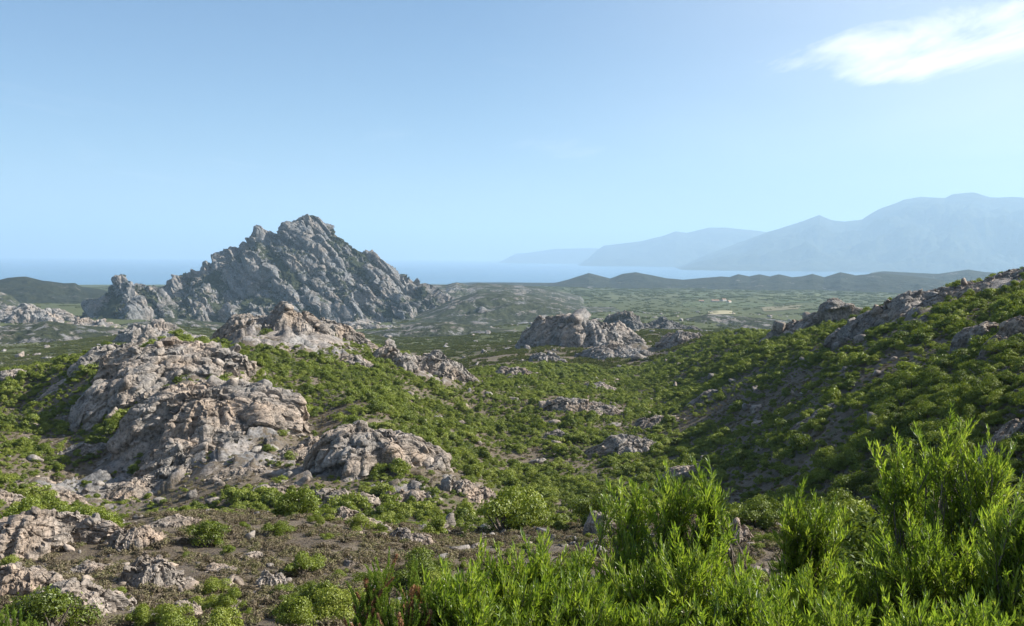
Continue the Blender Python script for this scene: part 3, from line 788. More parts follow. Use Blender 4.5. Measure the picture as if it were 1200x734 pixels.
# green ridge tors
O('rocky left end of the tor on top of the green ridge', 292, 390, 66, 24, 12, 0.6)
O('upright pillar blocks at the middle of the green ridge tor', 350, 393, 66, 44, 10, 0.6, tilt=(1.1, .2, .2), bscale=1.3)
O('sunlit pale blocks trailing right from the green ridge tor', 402, 399, 74, 26, 12, 0.6)
O('small pinkish rock on the green slope under the ridge tor', 422, 432, 36, 14, 4, 0.7)
O('jagged dark crag at the left part of the saddle rocks', 470, 432, 62, 30, 8, 0.6, tilt=(.9, .3, .2))
O('heap of big angular blocks at the right part of the saddle rocks', 522, 446, 76, 34, 14, 0.6)
O('low row of tan blocks across the green saddle', 604, 441, 54, 13, 8, 0.5)
# green valley slope
O('scattered pale ledge across the slope under the saddle blocks', 690, 486, 94, 22, 14, 0.5)
O('upper rounded slab of the pair in the middle of the green slope', 768, 502, 60, 20, 5, 0.6)
O('lower wide slab of the pair in the middle of the green slope', 732, 534, 92, 24, 9, 0.55, tilt=(.2, .7, .4))
O('small dark ledge left of the slab pair', 656, 514, 38, 11, 5, 0.6)
O('little pale stones above the scattered ledge', 706, 458, 40, 10, 6, 0.6)
O('grey ledge on the upper green slope towards the right hill', 826, 468, 36, 10, 4, 0.6)
# knob beyond the saddle
O('huge bald granite knob rising beyond the green saddle', 682, 408, 112, 54, 8, 0.7, dmin=560, smooth=.2, lump=.4, flat=3.0, tilt=(.2, .8, .5), knob=.7)
O('lower apron of grooved granite in front of the bald knob', 722, 421, 84, 20, 8, 0.6, dmin=520)
O('dark lichened crag directly behind the bald knob', 736, 374, 78, 26, 6, 0.6, dark=True, dmin=850, dmax=1250)
O('second dark crag further right behind the bald knob', 786, 369, 62, 17, 5, 0.6, dark=True, dmin=950, dmax=1300)
O('rounded pale outcrop in the scrub right of the bald knob', 798, 404, 54, 18, 5, 0.6)
O('distant small grey hump between the bald knob and the right hill', 870, 381, 42, 9, 5, 0.7, dmin=900)
O('pile of pale rocks at the left foot of the bald knob', 642, 424, 36, 14, 6, 0.6)
# right hill
O('long layered crag at the lower end of the right hill crest', 958, 388, 104, 26, 24, 0.5, bmul=1.7, low=.8, tilt=(1.2, .1, .2))
O('flat capped block perched on the layered crag', 985, 381, 46, 34, 2, 0.8, dmin=200, dmax=330, lump=.25, flat=6, tilt=(1.4, .05, .1))
O('broad rugged crag along the middle of the right hill crest', 1062, 368, 122, 30, 30, 0.5, bmul=1.7, low=.75, tilt=(.6, .6, .3))
O('rough rocky hump on the upper right hill crest', 1118, 350, 76, 22, 18, 0.5, bmul=1.7, low=.8)
O('jagged rocks at the top of the right hill', 1185, 330, 80, 15, 18, 0.5, bmul=1.8, low=.8)
O('single rounded boulder with a shaded side on the right slope', 1140, 406, 36, 28, 2, 0.8, lump=.3, flat=4)
O('brownish boulder leaning beside the rounded boulder on the right slope', 1170, 412, 32, 22, 3, 0.8, lump=.4)
O('large pale rock group above the leaning brownish boulder', 1200, 398, 48, 34, 5, 0.7, lump=.5)
O('pale bulky rock on the slope behind the tall leafy shrub', 1190, 528, 66, 34, 4, 0.7, lump=.4, flat=3.5)
O('low grey slabs on the bare part of the right slope', 955, 494, 64, 12, 8, 0.5)
O('small pale rock on scrub under the right hill crest', 1075, 384, 30, 12, 3, 0.7)
# plain at the left
O('pink rocky rise on the far plain left of the serrated tor', 46, 378, 84, 22, 16, 0.7, dmin=700)
O('rugged rock hump on the plain behind the left ridge crest', 192, 402, 84, 28, 14, 0.7, dmin=600)
O('low rock field on the far plain in front of the pink rise', 70, 398, 80, 10, 14, 0.7, dmin=700)
O('small rocky mound on the plain beside the rugged hump', 112, 385, 50, 14, 10, 0.7, dmin=700)
O('boulder strewn hummock at the foot of the rocky peak', 430, 386, 60, 10, 12, 0.7, dmin=900)
O('low stone heap on the plain at the right foot of the peak', 560, 380, 60, 10, 12, 0.7, dmin=900)

# ------------------------------------------------------------------ scatter helpers
def in_foot(x, y, grow=1.0):
    m = np.zeros(len(x), bool)
    for cx_, cy_, W, Dp, fx, fy, _n in FOOT:
        dx, dy = x - cx_, y - cy_
        a = (dx * fy - dy * fx) / (W * grow); b = (dx * fx + dy * fy) / (Dp * grow)
        m |= (a * a + b * b) < 1
    return m
def wedge(n_, r0, r1, half=31.0):
    r = np.sqrt(RNG.random(n_) * (r1 * r1 - r0 * r0) + r0 * r0); a = np.radians(RNG.uniform(-half, half, n_))
    return r * np.sin(a), r * np.cos(a)
_protos = {}
def gn_scatter(name, meshes, x, y, z, scl, rot, idx, label=None, cat=None):
    pc = bpy.data.collections.new(name + '_kinds')
    for i, m in enumerate(meshes):
        pc.objects.link(bpy.data.objects.new('%s_kind_%02d' % (name, i), m))
    me = bpy.data.meshes.new(name)
    me.vertices.add(len(x)); me.vertices.foreach_set('co', np.stack([x, y, z], 1).astype(np.float32).ravel())
    a = me.attributes.new('scl', 'FLOAT_VECTOR', 'POINT'); a.data.foreach_set('vector', scl.astype(np.float32).ravel())
    a = me.attributes.new('rot', 'FLOAT_VECTOR', 'POINT'); a.data.foreach_set('vector', rot.astype(np.float32).ravel())
    a = me.attributes.new('idx', 'INT', 'POINT'); a.data.foreach_set('value', idx.astype(np.int32))
    o = obj(name, me, kind='stuff', label=label, cat=cat)
    ng = bpy.data.node_groups.new(name, 'GeometryNodeTree')
    ng.interface.new_socket('Geometry', in_out='INPUT', socket_type='NodeSocketGeometry')
    ng.interface.new_socket('Geometry', in_out='OUTPUT', socket_type='NodeSocketGeometry')
    gi, go = ng.nodes.new('NodeGroupInput'), ng.nodes.new('NodeGroupOutput')
    ip = ng.nodes.new('GeometryNodeInstanceOnPoints')
    ci = ng.nodes.new('GeometryNodeCollectionInfo'); ci.inputs['Collection'].default_value = pc
    ci.inputs['Separate Children'].default_value = True; ci.inputs['Reset Children'].default_value = True
    def na(nm, dt):
        q_ = ng.nodes.new('GeometryNodeInputNamedAttribute'); q_.data_type = dt; q_.inputs['Name'].default_value = nm; return q_.outputs['Attribute']
    L = ng.links.new
    L(gi.outputs[0], ip.inputs['Points']); L(ci.outputs[0], ip.inputs['Instance']); ip.inputs['Pick Instance'].default_value = True
    L(na('idx', 'INT'), ip.inputs['Instance Index'])
    er_ = ng.nodes.new('FunctionNodeEulerToRotation'); L(na('rot', 'FLOAT_VECTOR'), er_.inputs[0])
    L(er_.outputs[0], ip.inputs['Rotation']); L(na('scl', 'FLOAT_VECTOR'), ip.inputs['Scale'])
    L(ip.outputs[0], go.inputs[0])
    md = o.modifiers.new('scatter', 'NODES'); md.node_group = ng
    return o

def leaf_quads(c, nrm, size, rg, asp=0.55):
    """diamond leaves at c facing about nrm"""
    n_ = len(c)
    a = np.cross(nrm, rg.normal(size=(n_, 3))); a /= np.linalg.norm(a, axis=1)[:, None] + 1e-9
    b = np.cross(nrm, a)
    s = (size * rg.uniform(.6, 1.4, n_))[:, None]
    v = np.stack([c - a * s, c + b * s * asp + nrm * s * .15, c + a * s, c - b * s * asp + nrm * s * .15], 1).reshape(-1, 3)
    return v, np.arange(n_ * 4).reshape(-1, 4)
def shrub_mesh(seed, nleaf, lsize, mat, name='foliage', hgt=1.15, patch=0):
    rg = np.random.default_rng(seed); vs = []; fs = []; k = 0
    cs = [(0.0, 0.0, 1.0)] if not patch else [(rg.uniform(-1, 1) * patch, rg.uniform(-1, 1) * patch, rg.uniform(.55, 1.25)) for _ in range(int(patch * patch * 2.2) + 2)]
    for (ox, oy, sc_) in cs:
        nl = rg.integers(9, 16) if not patch else rg.integers(3, 6)
        for _ in range(nl):
            a = rg.uniform(0, 6.28); rr = rg.uniform(0, .80)
            lc = np.array([math.cos(a) * rr, math.sin(a) * rr, hgt * rg.uniform(.22, .80) * (1 - .40 * rr)])
            lr = np.array([1, 1, .85]) * rg.uniform(.20, .44)
            m = max(4, nleaf // nl // (1 if not patch else len(cs)))
            nv = rg.normal(size=(m, 3)); nv[:, 2] = np.abs(nv[:, 2]) * .9 - .25 * rg.random(m); nv /= np.linalg.norm(nv, axis=1)[:, None]
            c = lc + nv * lr * (rg.uniform(.60, 1.08, (m, 1)) + .35 * (rg.random((m, 1)) < .06))
            nn = nv + rg.normal(size=(m, 3)) * .42; nn /= np.linalg.norm(nn, axis=1)[:, None]
            v, f = leaf_quads(c * sc_ + np.array([ox, oy, 0]), nn, lsize * (sc_ if patch else 1), rg)
            vs.append(v); fs.append(f + k); k += len(v)
    return mesh_np(name, np.concatenate(vs), np.concatenate(fs), mat, False)
S_HI = [shrub_mesh(100 + i, 6500, 0.037, M_SCRUB) for i in range(6)]
S_MID = [shrub_mesh(120 + i, 1700, 0.064, M_SCRUB) for i in range(8)]
S_FAR = [shrub_mesh(140 + i, 1500, 0.17, M_SCRUB_FAR, patch=3.0, hgt=1.35) for i in range(6)]
S_DRY = [shrub_mesh(160 + i, 220, 0.11, M_DRY, hgt=.9) for i in range(5)]
def stem_mesh(seed):
    rg = np.random.default_rng(seed); V, F = [], []; k = 0
    for _ in range(7):
        a = rg.uniform(0, 6.28); tip = np.array([math.cos(a) * .5, math.sin(a) * .5, rg.uniform(.5, .8)])
        mid_ = tip * .5 + rg.normal(size=3) * .06; pts = [np.array([0, 0, -.15]), mid_, tip]
        for p_, r_ in zip(pts, (.045, .03, .012)):
            for j in range(5): V.append(p_ + r_ * np.array([math.cos(j * 1.2566), math.sin(j * 1.2566), 0]))
        for s_ in range(2):
            for j in range(5): F.append([k + s_ * 5 + j, k + s_ * 5 + (j + 1) % 5, k + s_ * 5 + 5 + (j + 1) % 5, k + s_ * 5 + 5 + j])
        k += 15
    return mesh_np('stem', V, F, M_BARK)
STEMS = [stem_mesh(i) for i in range(3)]

# ------------------------------------------------------------------ shrubs
def shrub_thing(x, y, r, hs, rz, k, label, group, parts=True):
    z = float(H(x, y)) - 0.05 * r
    if parts:
        o = obj('maquis_shrub', None, None, (x, y, z), label=label, cat='shrub', group=group)
        obj('foliage', S_HI[k % len(S_HI)], o); obj('stem', STEMS[k % 3], o)
    else:
        o = obj('maquis_shrub', S_MID[k % len(S_MID)], None, (x, y, z), label=label, cat='shrub', group=group)
    q1, q2 = math.sin(k * 7.3), math.sin(k * 3.1 + 1)
    o.scale = (r * (1.05 + .2 * q1), r * (.95 + .15 * q2), r * hs); o.rotation_euler = (.1 * q2, .1 * q1, rz)
named = [(242, 640, 25, 'large round dark green bush standing alone on the dry shelf'), (356, 676, 25, 'full green bush on the dry shelf right of the round bush'),
         (326, 628, 17, 'medium green bush on the shelf rim right of the round bush'), (58, 745, 46, 'wide dense green bush under the whaleback slab, behind heath plumes'),
         (10, 640, 22, 'dark bush left against the broad shelf outcrop'), (10, 672, 18, 'yellowish bush left below the broad shelf outcrop'),
         (352, 738, 34, 'low broad green bush beside the dark jagged rib'), (205, 735, 24, 'small green bush beside the upright broken stone'),
         (248, 696, 17, 'small dark bush on the shelf right of the long sloping rib'), (140, 706, 15, 'small olive bush between whaleback slab and long rib'),
         (166, 734, 22, 'loose green bush beneath the long sloping rib'), (515, 630, 24, 'green bush at the shelf edge right of the banded slab')]
used = []
for i, (px, py, rp, lab) in enumerate(named):
    p, d = hit(px, py, 14, 90); r = rp * d / FPX
    shrub_thing(p[0], p[1], r, 1.05, i * 1.3, i, lab, None)
    used.append((p[0], p[1], r))
def jgrid(sp, r0, r1):
    ax = np.arange(-r1, r1, sp); GX, GY = np.meshgrid(ax, np.arange(0, r1, sp))
    x = GX.ravel() + RNG.uniform(-.45, .45, GX.size) * sp; y = GY.ravel() + RNG.uniform(-.45, .45, GX.size) * sp
    d = np.hypot(x, y); k = (d > r0) & (d < r1) & (np.abs(np.arctan2(x, y)) < R(31)); return x[k], y[k]
x1, y1 = jgrid(1.8, 24, 540)
v1 = vegness(x1, y1) + RNG.uniform(-.30, .14, len(x1))
k1 = (v1 > 0.46) & ~in_foot(x1, y1)
x2, y2 = jgrid(1.7, 24, 400)
v2 = vegness(x2, y2) + RNG.uniform(-.5, .2, len(x2))
k2 = (v2 > np.where(np.hypot(x2, y2) < 78, 0.20, 0.34)) & ~in_foot(x2, y2, .9)
X = np.concatenate([x1[k1], x2[k2]]); Y = np.concatenate([y1[k1], y2[k2]])
VV = np.concatenate([v1[k1], v2[k2]])
RD = np.concatenate([np.exp(RNG.normal(math.log(0.86), 0.42, k1.sum())), np.exp(RNG.normal(math.log(0.42), 0.25, k2.sum()))]) * (0.75 + 0.4 * np.clip(VV, 0, 1))
RD = RD * (0.95 + 0.75 * noise3(np.stack([X, Y, X * 0], 1) / 11.0 + 60))
RD = np.clip(RD, .25, 2.4)
DDs = np.hypot(X, Y)
for ux, uy, ur in used:
    keep = np.hypot(X - ux, Y - uy) > ur + .6 * RD
    X, Y, RD, DDs = X[keep], Y[keep], RD[keep], DDs[keep]
keep = DDs > 24; X, Y, RD, DDs = X[keep], Y[keep], RD[keep], DDs[keep]
Z = H(X, Y)
# which of them are in view
inv = np.linalg.inv(CM)
loc = (inv @ np.stack([X, Y, Z + RD - CAMZ])).T
ppx = CX + FPX * loc[:, 0] / -loc[:, 2]; ppy = CY - FPX * loc[:, 1] / -loc[:, 2]
vis = (ppx > 2) & (ppx < 1198) & (ppy > 0) & (ppy < 730)
fgtop = np.interp(ppx, [0, 380, 430, 500, 560, 640, 700, 780, 870, 930, 1000, 1050, 1110, 1200], [999, 999, 700, 670, 640, 625, 600, 560, 640, 580, 600, 530, 480, 560])
vis &= ppy < fgtop
for s_ in np.linspace(.12, .97, 46):
    vis &= H(X * s_, Y * s_) < CAMZ + (Z + RD * 1.2 - CAMZ) * s_ + 0.05
app = np.where(vis, RD / DDs, 0)
big = np.argsort(-app)[:288]
single = np.zeros(len(X), bool); single[big] = True
for i in big:
    d = DDs[i]
    if d < 90 and X[i] < 3:
        lab, grp = ('low spreading' if RD[i] > .8 else 'tiny' if RD[i] < .45 else 'small') + ' green shrub growing on the dry shelf among pale rocks', 'shrubs on the dry shelf'
    elif X[i] > 12:
        zone = 'low on the dim slope' if d < 110 else 'halfway up the dim slope' if d < 170 else 'near the crest'
        sz = 'big spreading' if RD[i] > 1.5 else 'mid sized rounded' if RD[i] > 1.0 else 'small'
        lab, grp = '%s green maquis shrub %s of the right hill' % (sz, zone), 'shrubs %s of the right hill' % zone
    else:
        zone = 'at the foot of the left rocky ridge' if X[i] < -35 else 'around the foot of the hollowed dome' if X[i] < -8 else 'in the green hollow'
        sz = 'big spreading' if RD[i] > 1.5 else 'mid sized rounded' if RD[i] > 1.0 else 'small'
        lab, grp = '%s green maquis shrub %s' % (sz, zone), 'shrubs %s' % zone
    fo = min(FOOT, key=lambda f: math.hypot(f[0] - X[i], f[1] - Y[i]) - f[2])
    if math.hypot(fo[0] - X[i], fo[1] - Y[i]) < fo[2] + 7:
        sz = 'big' if RD[i] > 1.25 else 'mid sized' if RD[i] > .8 else 'small'
        side = 'behind' if DDs[i] > math.hypot(fo[0], fo[1]) else 'in front of'
        lab = '%s rounded green shrub %s the %s' % (sz, side, fo[6]); grp = 'shrubs around the ' + fo[6]
    shrub_thing(X[i], Y[i], RD[i], RNG.uniform(.8, 1.15), RNG.uniform(0, 6.28), int(i), lab, grp, parts=d < 130)
for nm, lib, sel_, lab in (('near_scrub_cover', S_HI, ~single & (DDs < 95), 'maquis scrub along the shelf and its drop behind the foreground shrubs'),
                           ('scrub_cover', S_MID, ~single & (DDs >= 95), 'dense maquis scrub covering the middle slopes between the rocks')):
    nr_ = int(sel_.sum()); rr_ = RD[sel_]
    gn_scatter(nm, lib, X[sel_], Y[sel_], Z[sel_] - .05 * rr_,
               np.stack([rr_ * RNG.uniform(.75, 1.35, nr_), rr_ * RNG.uniform(.75, 1.2, nr_), rr_ * RNG.uniform(.6, 1.2, nr_)], 1),
               np.stack([RNG.normal(size=nr_) * .14, RNG.normal(size=nr_) * .14, RNG.uniform(0, 6.28, nr_)], 1), RNG.integers(0, len(lib), nr_), lab, 'scrub')
x3, y3 = wedge(16000, 530, 1500)
v3 = vegness(x3, y3) + RNG.uniform(-.3, .25, len(x3))
k3 = (v3 > 0.46) & ~in_foot(x3, y3, 1.02)
x4, y4 = wedge(13500, 1500, 5200)
v4 = 0.5 + .5 * fbm(np.stack([x4, y4, y4 * 0], 1) / 120.0, 3) + RNG.uniform(-.3, .2, len(x4))
k4 = v4 > .45
X3 = np.concatenate([x3[k3], x4[k4]]); Y3 = np.concatenate([y3[k3], y4[k4]]); d3 = np.hypot(X3, Y3)
s3 = np.where(d3 < 1500, RNG.uniform(.8, 1.5, len(X3)), RNG.uniform(1.3, 2.6, len(X3))) * np.where(d3 > 3300, 1.4, 1.0)
e_ = 5.0
ry = np.arctan(-(H(X3 + e_, Y3) - H(X3 - e_, Y3)) / (2 * e_)); rx = np.arctan((H(X3, Y3 + e_) - H(X3, Y3 - e_)) / (2 * e_))
gn_scatter('distant_scrub_cover', S_FAR, X3, Y3, H(X3, Y3) - .1, np.stack([s3, s3, s3], 1), np.stack([rx, ry, np.zeros(len(X3))], 1),
           RNG.integers(0, len(S_FAR), len(X3)), 'distant green scrub spread over the lowland and the knob hill', 'scrub')
# dry herbs on the bare shelf and between shrubs
x5, y5 = wedge(42000, 18, 110, 30)
k5 = ~in_foot(x5, y5, .95) & (fbm(np.stack([x5, y5, y5 * 0], 1) / 3.0, 3) + RNG.uniform(-.3, .3, len(x5)) > -.15)
x5, y5 = x5[k5], y5[k5]; s5 = RNG.uniform(.14, .42, len(x5))
gn_scatter('dry_herb_tufts', S_DRY, x5, y5, H(x5, y5) - .02, np.stack([s5, s5, s5 * RNG.uniform(.6, 1.2, len(x5))], 1), np.stack([x5 * 0, x5 * 0, RNG.uniform(0, 6.28, len(x5))], 1),
           RNG.integers(0, len(S_DRY), len(x5)), 'dry grey brown herb tufts over the near shelf', 'dry herbs')
x6, y6 = wedge(46000, 110, 420, 30)
k6 = ~in_foot(x6, y6, .9) & (vegness(x6, y6) < .62)
x6, y6 = x6[k6], y6[k6]; s6 = RNG.uniform(.25, .6, len(x6))
gn_scatter('slope_herb_tufts', S_DRY, x6, y6, H(x6, y6) - .02, np.stack([s6, s6, s6 * RNG.uniform(.6, 1.1, len(x6))], 1), np.stack([x6 * 0, x6 * 0, RNG.uniform(0, 6.28, len(x6))], 1),
           RNG.integers(0, len(S_DRY), len(x6)), 'dry herb tufts on the bare patches of the middle slopes', 'dry herbs')
# loose stones
def stones(n_, r0, r1, lib, s0, s1, name, lab, thr):
    x, y = wedge(n_, r0, r1)
    k = (rockiness(x, y) + RNG.uniform(-.25, .25, len(x)) > thr)
    x, y = x[k], y[k]; s = s0 * np.exp(RNG.random(len(x)) ** 2.2 * math.log(s1 / s0))
    gn_scatter(name, lib, x, y, H(x, y) + s * .1, np.stack([s * RNG.uniform(.8, 1.5, len(x)), s, s * RNG.uniform(.6, 1.1, len(x))], 1),
               np.stack([RNG.normal(size=len(x)) * .3, RNG.normal(size=len(x)) * .3, RNG.uniform(0, 6.28, len(x))], 1), RNG.integers(0, len(lib), len(x)), lab, 'stones')
stones(11000, 20, 100, BM, .05, .40, 'shelf_stones', 'small loose stones strewn over the near shelf', .05)
stones(13000, 110, 540, BM, .2, 1.4, 'slope_stones', 'loose granite stones strewn over the middle slopes', .16)
stones(10000, 540, 2300, BF, 1.0, 5.0, 'plain_stones', 'pale granite stones scattered over the distant plain', .16)
# loose boulders that stand out singly
for (px, py, wp, lab) in [(480, 464, 6, 'white stone lying in green scrub below the saddle blocks'), (487, 470, 5, None), (545, 478, 7, None), (462, 520, 6, None), (338, 470, 9, None), (352, 474, 7, None), (320, 462, 6, None),
                          (600, 470, 6, None), (650, 498, 7, None), (720, 500, 6, None), (875, 480, 7, None), (905, 520, 8, None), (1010, 400, 9, None), (1030, 440, 8, None), (830, 520, 7, None), (560, 520, 6, None),
                          (250, 590, 9, None), (40, 540, 9, None), (85, 500, 8, None), (300, 530, 8, None), (40, 500, 7, None), (1100, 500, 10, None)]:
    p, d = hit(px, py, 90)
    s = wp * d / FPX
    o = obj('loose_boulder', BM[int(px) % len(BM)], None, (p[0], p[1], p[2] + s * .2), label=lab or 'pale loose granite boulder lying in the scrub of the middle slopes', cat='boulder', group=None if lab else 'loose boulders on the middle slopes')
    o.scale = (s, s, s * .8); o.rotation_euler = (.2, .1, px)

# ------------------------------------------------------------------ fields and farm on the plain
def field(corners, colr, nm='field'):
    t = NT(nm + '_crop'); v = t.pos()
    c2 = tuple(c * .72 for c in colr)
    t.princ(t.ramp(t.noise(v, .03, 5, .6), [(.35, c2), (.65, colr)]), .95, None, .1)
    c4 = [hit(a, b, 1500)[0] for a, b in corners]
    V = []
    for j in range(13):
        for i in range(13):
            a, b = i / 12, j / 12
            q_ = (c4[0] * (1 - a) + c4[1] * a) * (1 - b) + (c4[3] * (1 - a) + c4[2] * a) * b
            V.append((q_[0], q_[1], float(H(q_[0], q_[1])) + 1.2))
    obj(nm, mesh_np(nm, V, grid_faces(13, 13), t.m), kind='structure')
field([(700, 347), (790, 345), (800, 349), (720, 352)], (.115, .125, .06))
field([(800, 355), (905, 357), (915, 360), (800, 360)], (.095, .115, .05))
field([(830, 366), (858, 365), (862, 369), (832, 370)], (.36, .32, .20))
field([(880, 346), (960, 344), (965, 349), (890, 351)], (.125, .14, .06))
field([(640, 352), (690, 349), (690, 355), (650, 358)], (.09, .11, .05))
field([(800, 346), (870, 344), (872, 347.5), (805, 350)], (.10, .12, .055))
field([(890, 361), (940, 358), (935, 363), (895, 366)], (.20, .18, .11))
field([(905, 352), (960, 351.5), (955, 355), (910, 356)], (.085, .11, .045))
def simple_mat(nm, c, r=.8):
    t = NT(nm); t.princ(t.ramp(t.noise(t.pos(), .8, 4), [(.3, tuple(a * .85 for a in c)), (.7, c)]), r); return t.m
M_WALL, M_ROOF = simple_mat('render_wall', (.50, .47, .42)), simple_mat('clay_roof', (.36, .22, .15))
def house(px, py, L_, W_, h_, rz, lab):
    p, d = hit(px, py, 1500)
    o = obj('farm_building', None, None, (p[0], p[1], p[2] + .5), label=lab, cat='building'); o.rotation_euler = (0, 0, rz)
    l, w = L_ / 2, W_ / 2
    V = [(-l, -w, -3), (l, -w, -3), (l, w, -3), (-l, w, -3), (-l, -w, h_), (l, -w, h_), (l, w, h_), (-l, w, h_)]
    obj('wall', mesh_np('wall', V, [[0, 1, 5, 4], [1, 2, 6, 5], [2, 3, 7, 6], [3, 0, 4, 7]], M_WALL, False), o)
    l2, w2, t_ = l + .5, w + .6, h_ + .05
    V = [(-l2, -w2, t_ - .3), (l2, -w2, t_ - .3), (l2, w2, t_ - .3), (-l2, w2, t_ - .3), (-l2, 0, t_ + w * .45), (l2, 0, t_ + w * .45)]
    obj('roof', mesh_np('roof', V, [[0, 1, 5, 4], [2, 3, 4, 5], [0, 4, 3, 3], [1, 2, 5, 5], [0, 3, 2, 1]], M_ROOF, False), o)
house(838, 354, 24, 11, 4, .1, 'long pale farm building among the fields of the plain')
house(848, 353, 15, 10, 5, .5, 'white farmhouse right of the long farm building')
house(822, 354.5, 15, 10, 4, -.2, 'small pale barn left of the long farm building')
house(854, 355, 16, 10, 4, .9, 'small white shed at the right end of the farm')

# ------------------------------------------------------------------ leafy shrubs in the foreground
def tube(V, F, pts, radii, ns=4):
    k = len(V)
    for p_, r_ in zip(pts, radii):
        for j in range(ns):
            a = 2 * math.pi * j / ns; V.append(p_ + r_ * np.array([math.cos(a), math.sin(a), 0]))
    for s_ in range(len(pts) - 1):
        for j in range(ns): F.append([k + s_ * ns + j, k + s_ * ns + (j + 1) % ns, k + (s_ + 1) * ns + (j + 1) % ns, k + (s_ + 1) * ns + j])
def shoot_mesh(seed, nl, llen, lwid, mat, spread=0.62, curve=.12):
    """a twig about 1 long with narrow leaves"""
    rg = np.random.default_rng(seed); V, F = [], []
    bend = rg.normal(size=2) * curve
    def axis(t): return np.array([bend[0] * t * t, bend[1] * t * t, t])
    tube(V, F, [axis(t) for t in (0, .35, .7, .98)], [.010, .008, .005, .003], 3)
    nst = len(F)
    for i in range(nl):
        t = .10 + .90 * (i + rg.random()) / nl
        az_ = i * 2.399 + rg.normal() * .4
        s = spread * rg.uniform(.6, 1.35) * (1.15 - .55 * t)
        d_ = np.array([math.cos(az_) * math.sin(s), math.sin(az_) * math.sin(s), math.cos(s)])
        L_ = llen * rg.uniform(.65, 1.15) * (1.0 - .35 * t * t); w_ = lwid * rg.uniform(.8, 1.2)
        side = np.cross(d_, np.array([0, 0, 1.0])); side /= np.linalg.norm(side) + 1e-9
        upv = np.cross(side, d_)
        b0 = axis(t); k = len(V)
        V += [b0, b0 + d_ * L_ * .33 + side * w_ - upv * .1 * w_, b0 + d_ * L_ * .33 - side * w_ - upv * .1 * w_, b0 + d_ * L_ * .36 + upv * -.5 * w_,
              b0 + d_ * L_ * .70 + side * w_ * .7 + upv * L_ * .03, b0 + d_ * L_ * .70 - side * w_ * .7 + upv * L_ * .03, b0 + d_ * L_ + upv * L_ * .10 * rg.normal()]
        F += [[k, k + 1, k + 3, k + 3], [k, k + 3, k + 2, k + 2], [k + 1, k + 4, k + 3, k + 3], [k + 3, k + 5, k + 2, k + 2], [k + 3, k + 4, k + 6, k + 5]]
    V = np.array(V)
    # triangulate to keep clean faces
    T = []
    for f in F:
        if f[2] == f[3]: T.append(f[:3])
        else: T += [[f[0], f[1], f[2]], [f[0], f[2], f[3]]]
    me = mesh_np('leafy_shoot', V, np.array(T), M_BARK, False)
    me.materials.append(mat)
    ns_t = nst * 2
    me.polygons.foreach_set('material_index', np.array([0] * ns_t + [1] * (len(T) - ns_t), np.int32))
    me.update()
    return me
SHOOT = [shoot_mesh(200 + i, 56, .165, .0105, M_LEAF, spread=.66) for i in range(9)]
PLUME = [shoot_mesh(230 + i, 330, .075, .0050, M_HEATH, spread=.75, curve=.06) for i in range(5)]
DRYH = [shoot_mesh(250 + i, 120, .085, .022, M_HEATHDRY, spread=.9, curve=.1) for i in range(3)]
def leafy_shrub(label, lobes, base_px, d, nshoot, name='leafy_shrub', lib=SHOOT, length=(.28, .55), seed=0, upright=1.05, dry=0, partname='leafy_shoot', group=None):
    """lobes: (px, py of the top, half width px, height px, distance)"""
    rg = np.random.default_rng(seed)
    b = at(base_px, 700, d); gz0 = float(H(b[0], b[1]))
    root = obj(name, None, None, (b[0], b[1], gz0), label=label, cat='shrub', group=group)
    base = np.array([b[0], b[1], gz0])
    L = []
    for (px, pt, hw, hh, dl) in lobes:
        top = at(px, pt, dl); rx_ = hw * dl / FPX; rz_ = hh * dl / FPX / 2
        L.append((np.array([top[0], top[1], top[2] - rz_]), np.array([rx_, max(rx_ * .85, .18), rz_])))
    wts = np.array([l[1][0] * l[1][2] for l in L]); wts /= wts.sum()
    V, F = [], []
    tips = []
    for i in range(nshoot):
        j = rg.choice(len(L), p=wts); c, r_ = L[j]
        nv = rg.normal(size=3); nv /= np.linalg.norm(nv)
        if nv[2] < -.2: nv[2] *= -.7
        rho = rg.uniform(.45, 1.0) ** .6
        tip = c + nv * r_ * rho
        dr = np.array([nv[0] * .55, nv[1] * .55, upright]) + rg.normal(size=3) * .16
        dr /= np.linalg.norm(dr); ln = rg.uniform(*length) * (1.15 if rg.random() < .15 else 1)
        p0 = tip - dr * ln
        isdry = rg.random() < dry and nv[2] < .65
        o = obj('dry_flower_spike' if isdry else partname, (DRYH if isdry else lib)[rg.integers(len(DRYH) if isdry else len(lib))], root, p0 - base)
        o.rotation_mode = 'QUATERNION'
        o.rotation_quaternion = Vector(dr).to_track_quat('Z', 'Y') @ Matrix.Rotation(rg.uniform(0, 6.28), 3, 'Z').to_quaternion()
        o.scale = (ln * rg.uniform(.85, 1.15),) * 2 + (ln,)
        tips.append((p0 - base, dr, c - base))
    for (p0, dr, c) in tips[::2]:
        foot = np.array([p0[0] * .12, p0[1] * .12, -.05]) + rg.normal(size=3) * .03
        m1 = foot * .45 + c * .35 + p0 * .2; m1[2] = foot[2] + (p0[2] - foot[2]) * .45
        m2 = p0 - dr * .15 * max(p0[2], .3); m2 = m2 * .75 + m1 * .25
        tube(V, F, [foot, m1 + rg.normal(size=3) * .05, m2 + rg.normal(size=3) * .02, p0 + dr * .05], [.016, .011, .006, .003])
    obj('stem', mesh_np('stem', V, F, M_BARK), root)
    return root
LS = leafy_shrub
LS('tall bright green narrow leaved shrub with pointed crown, highest of the foreground shrubs',
   [(1112, 466, 30, 120, 6.0), (1065, 506, 36, 150, 6.1), (1155, 492, 30, 140, 6.0), (1110, 560, 75, 200, 6.0), (1050, 600, 50, 160, 6.2), (1170, 590, 50, 190, 5.9)], 1110, 6.1, 300, seed=1)
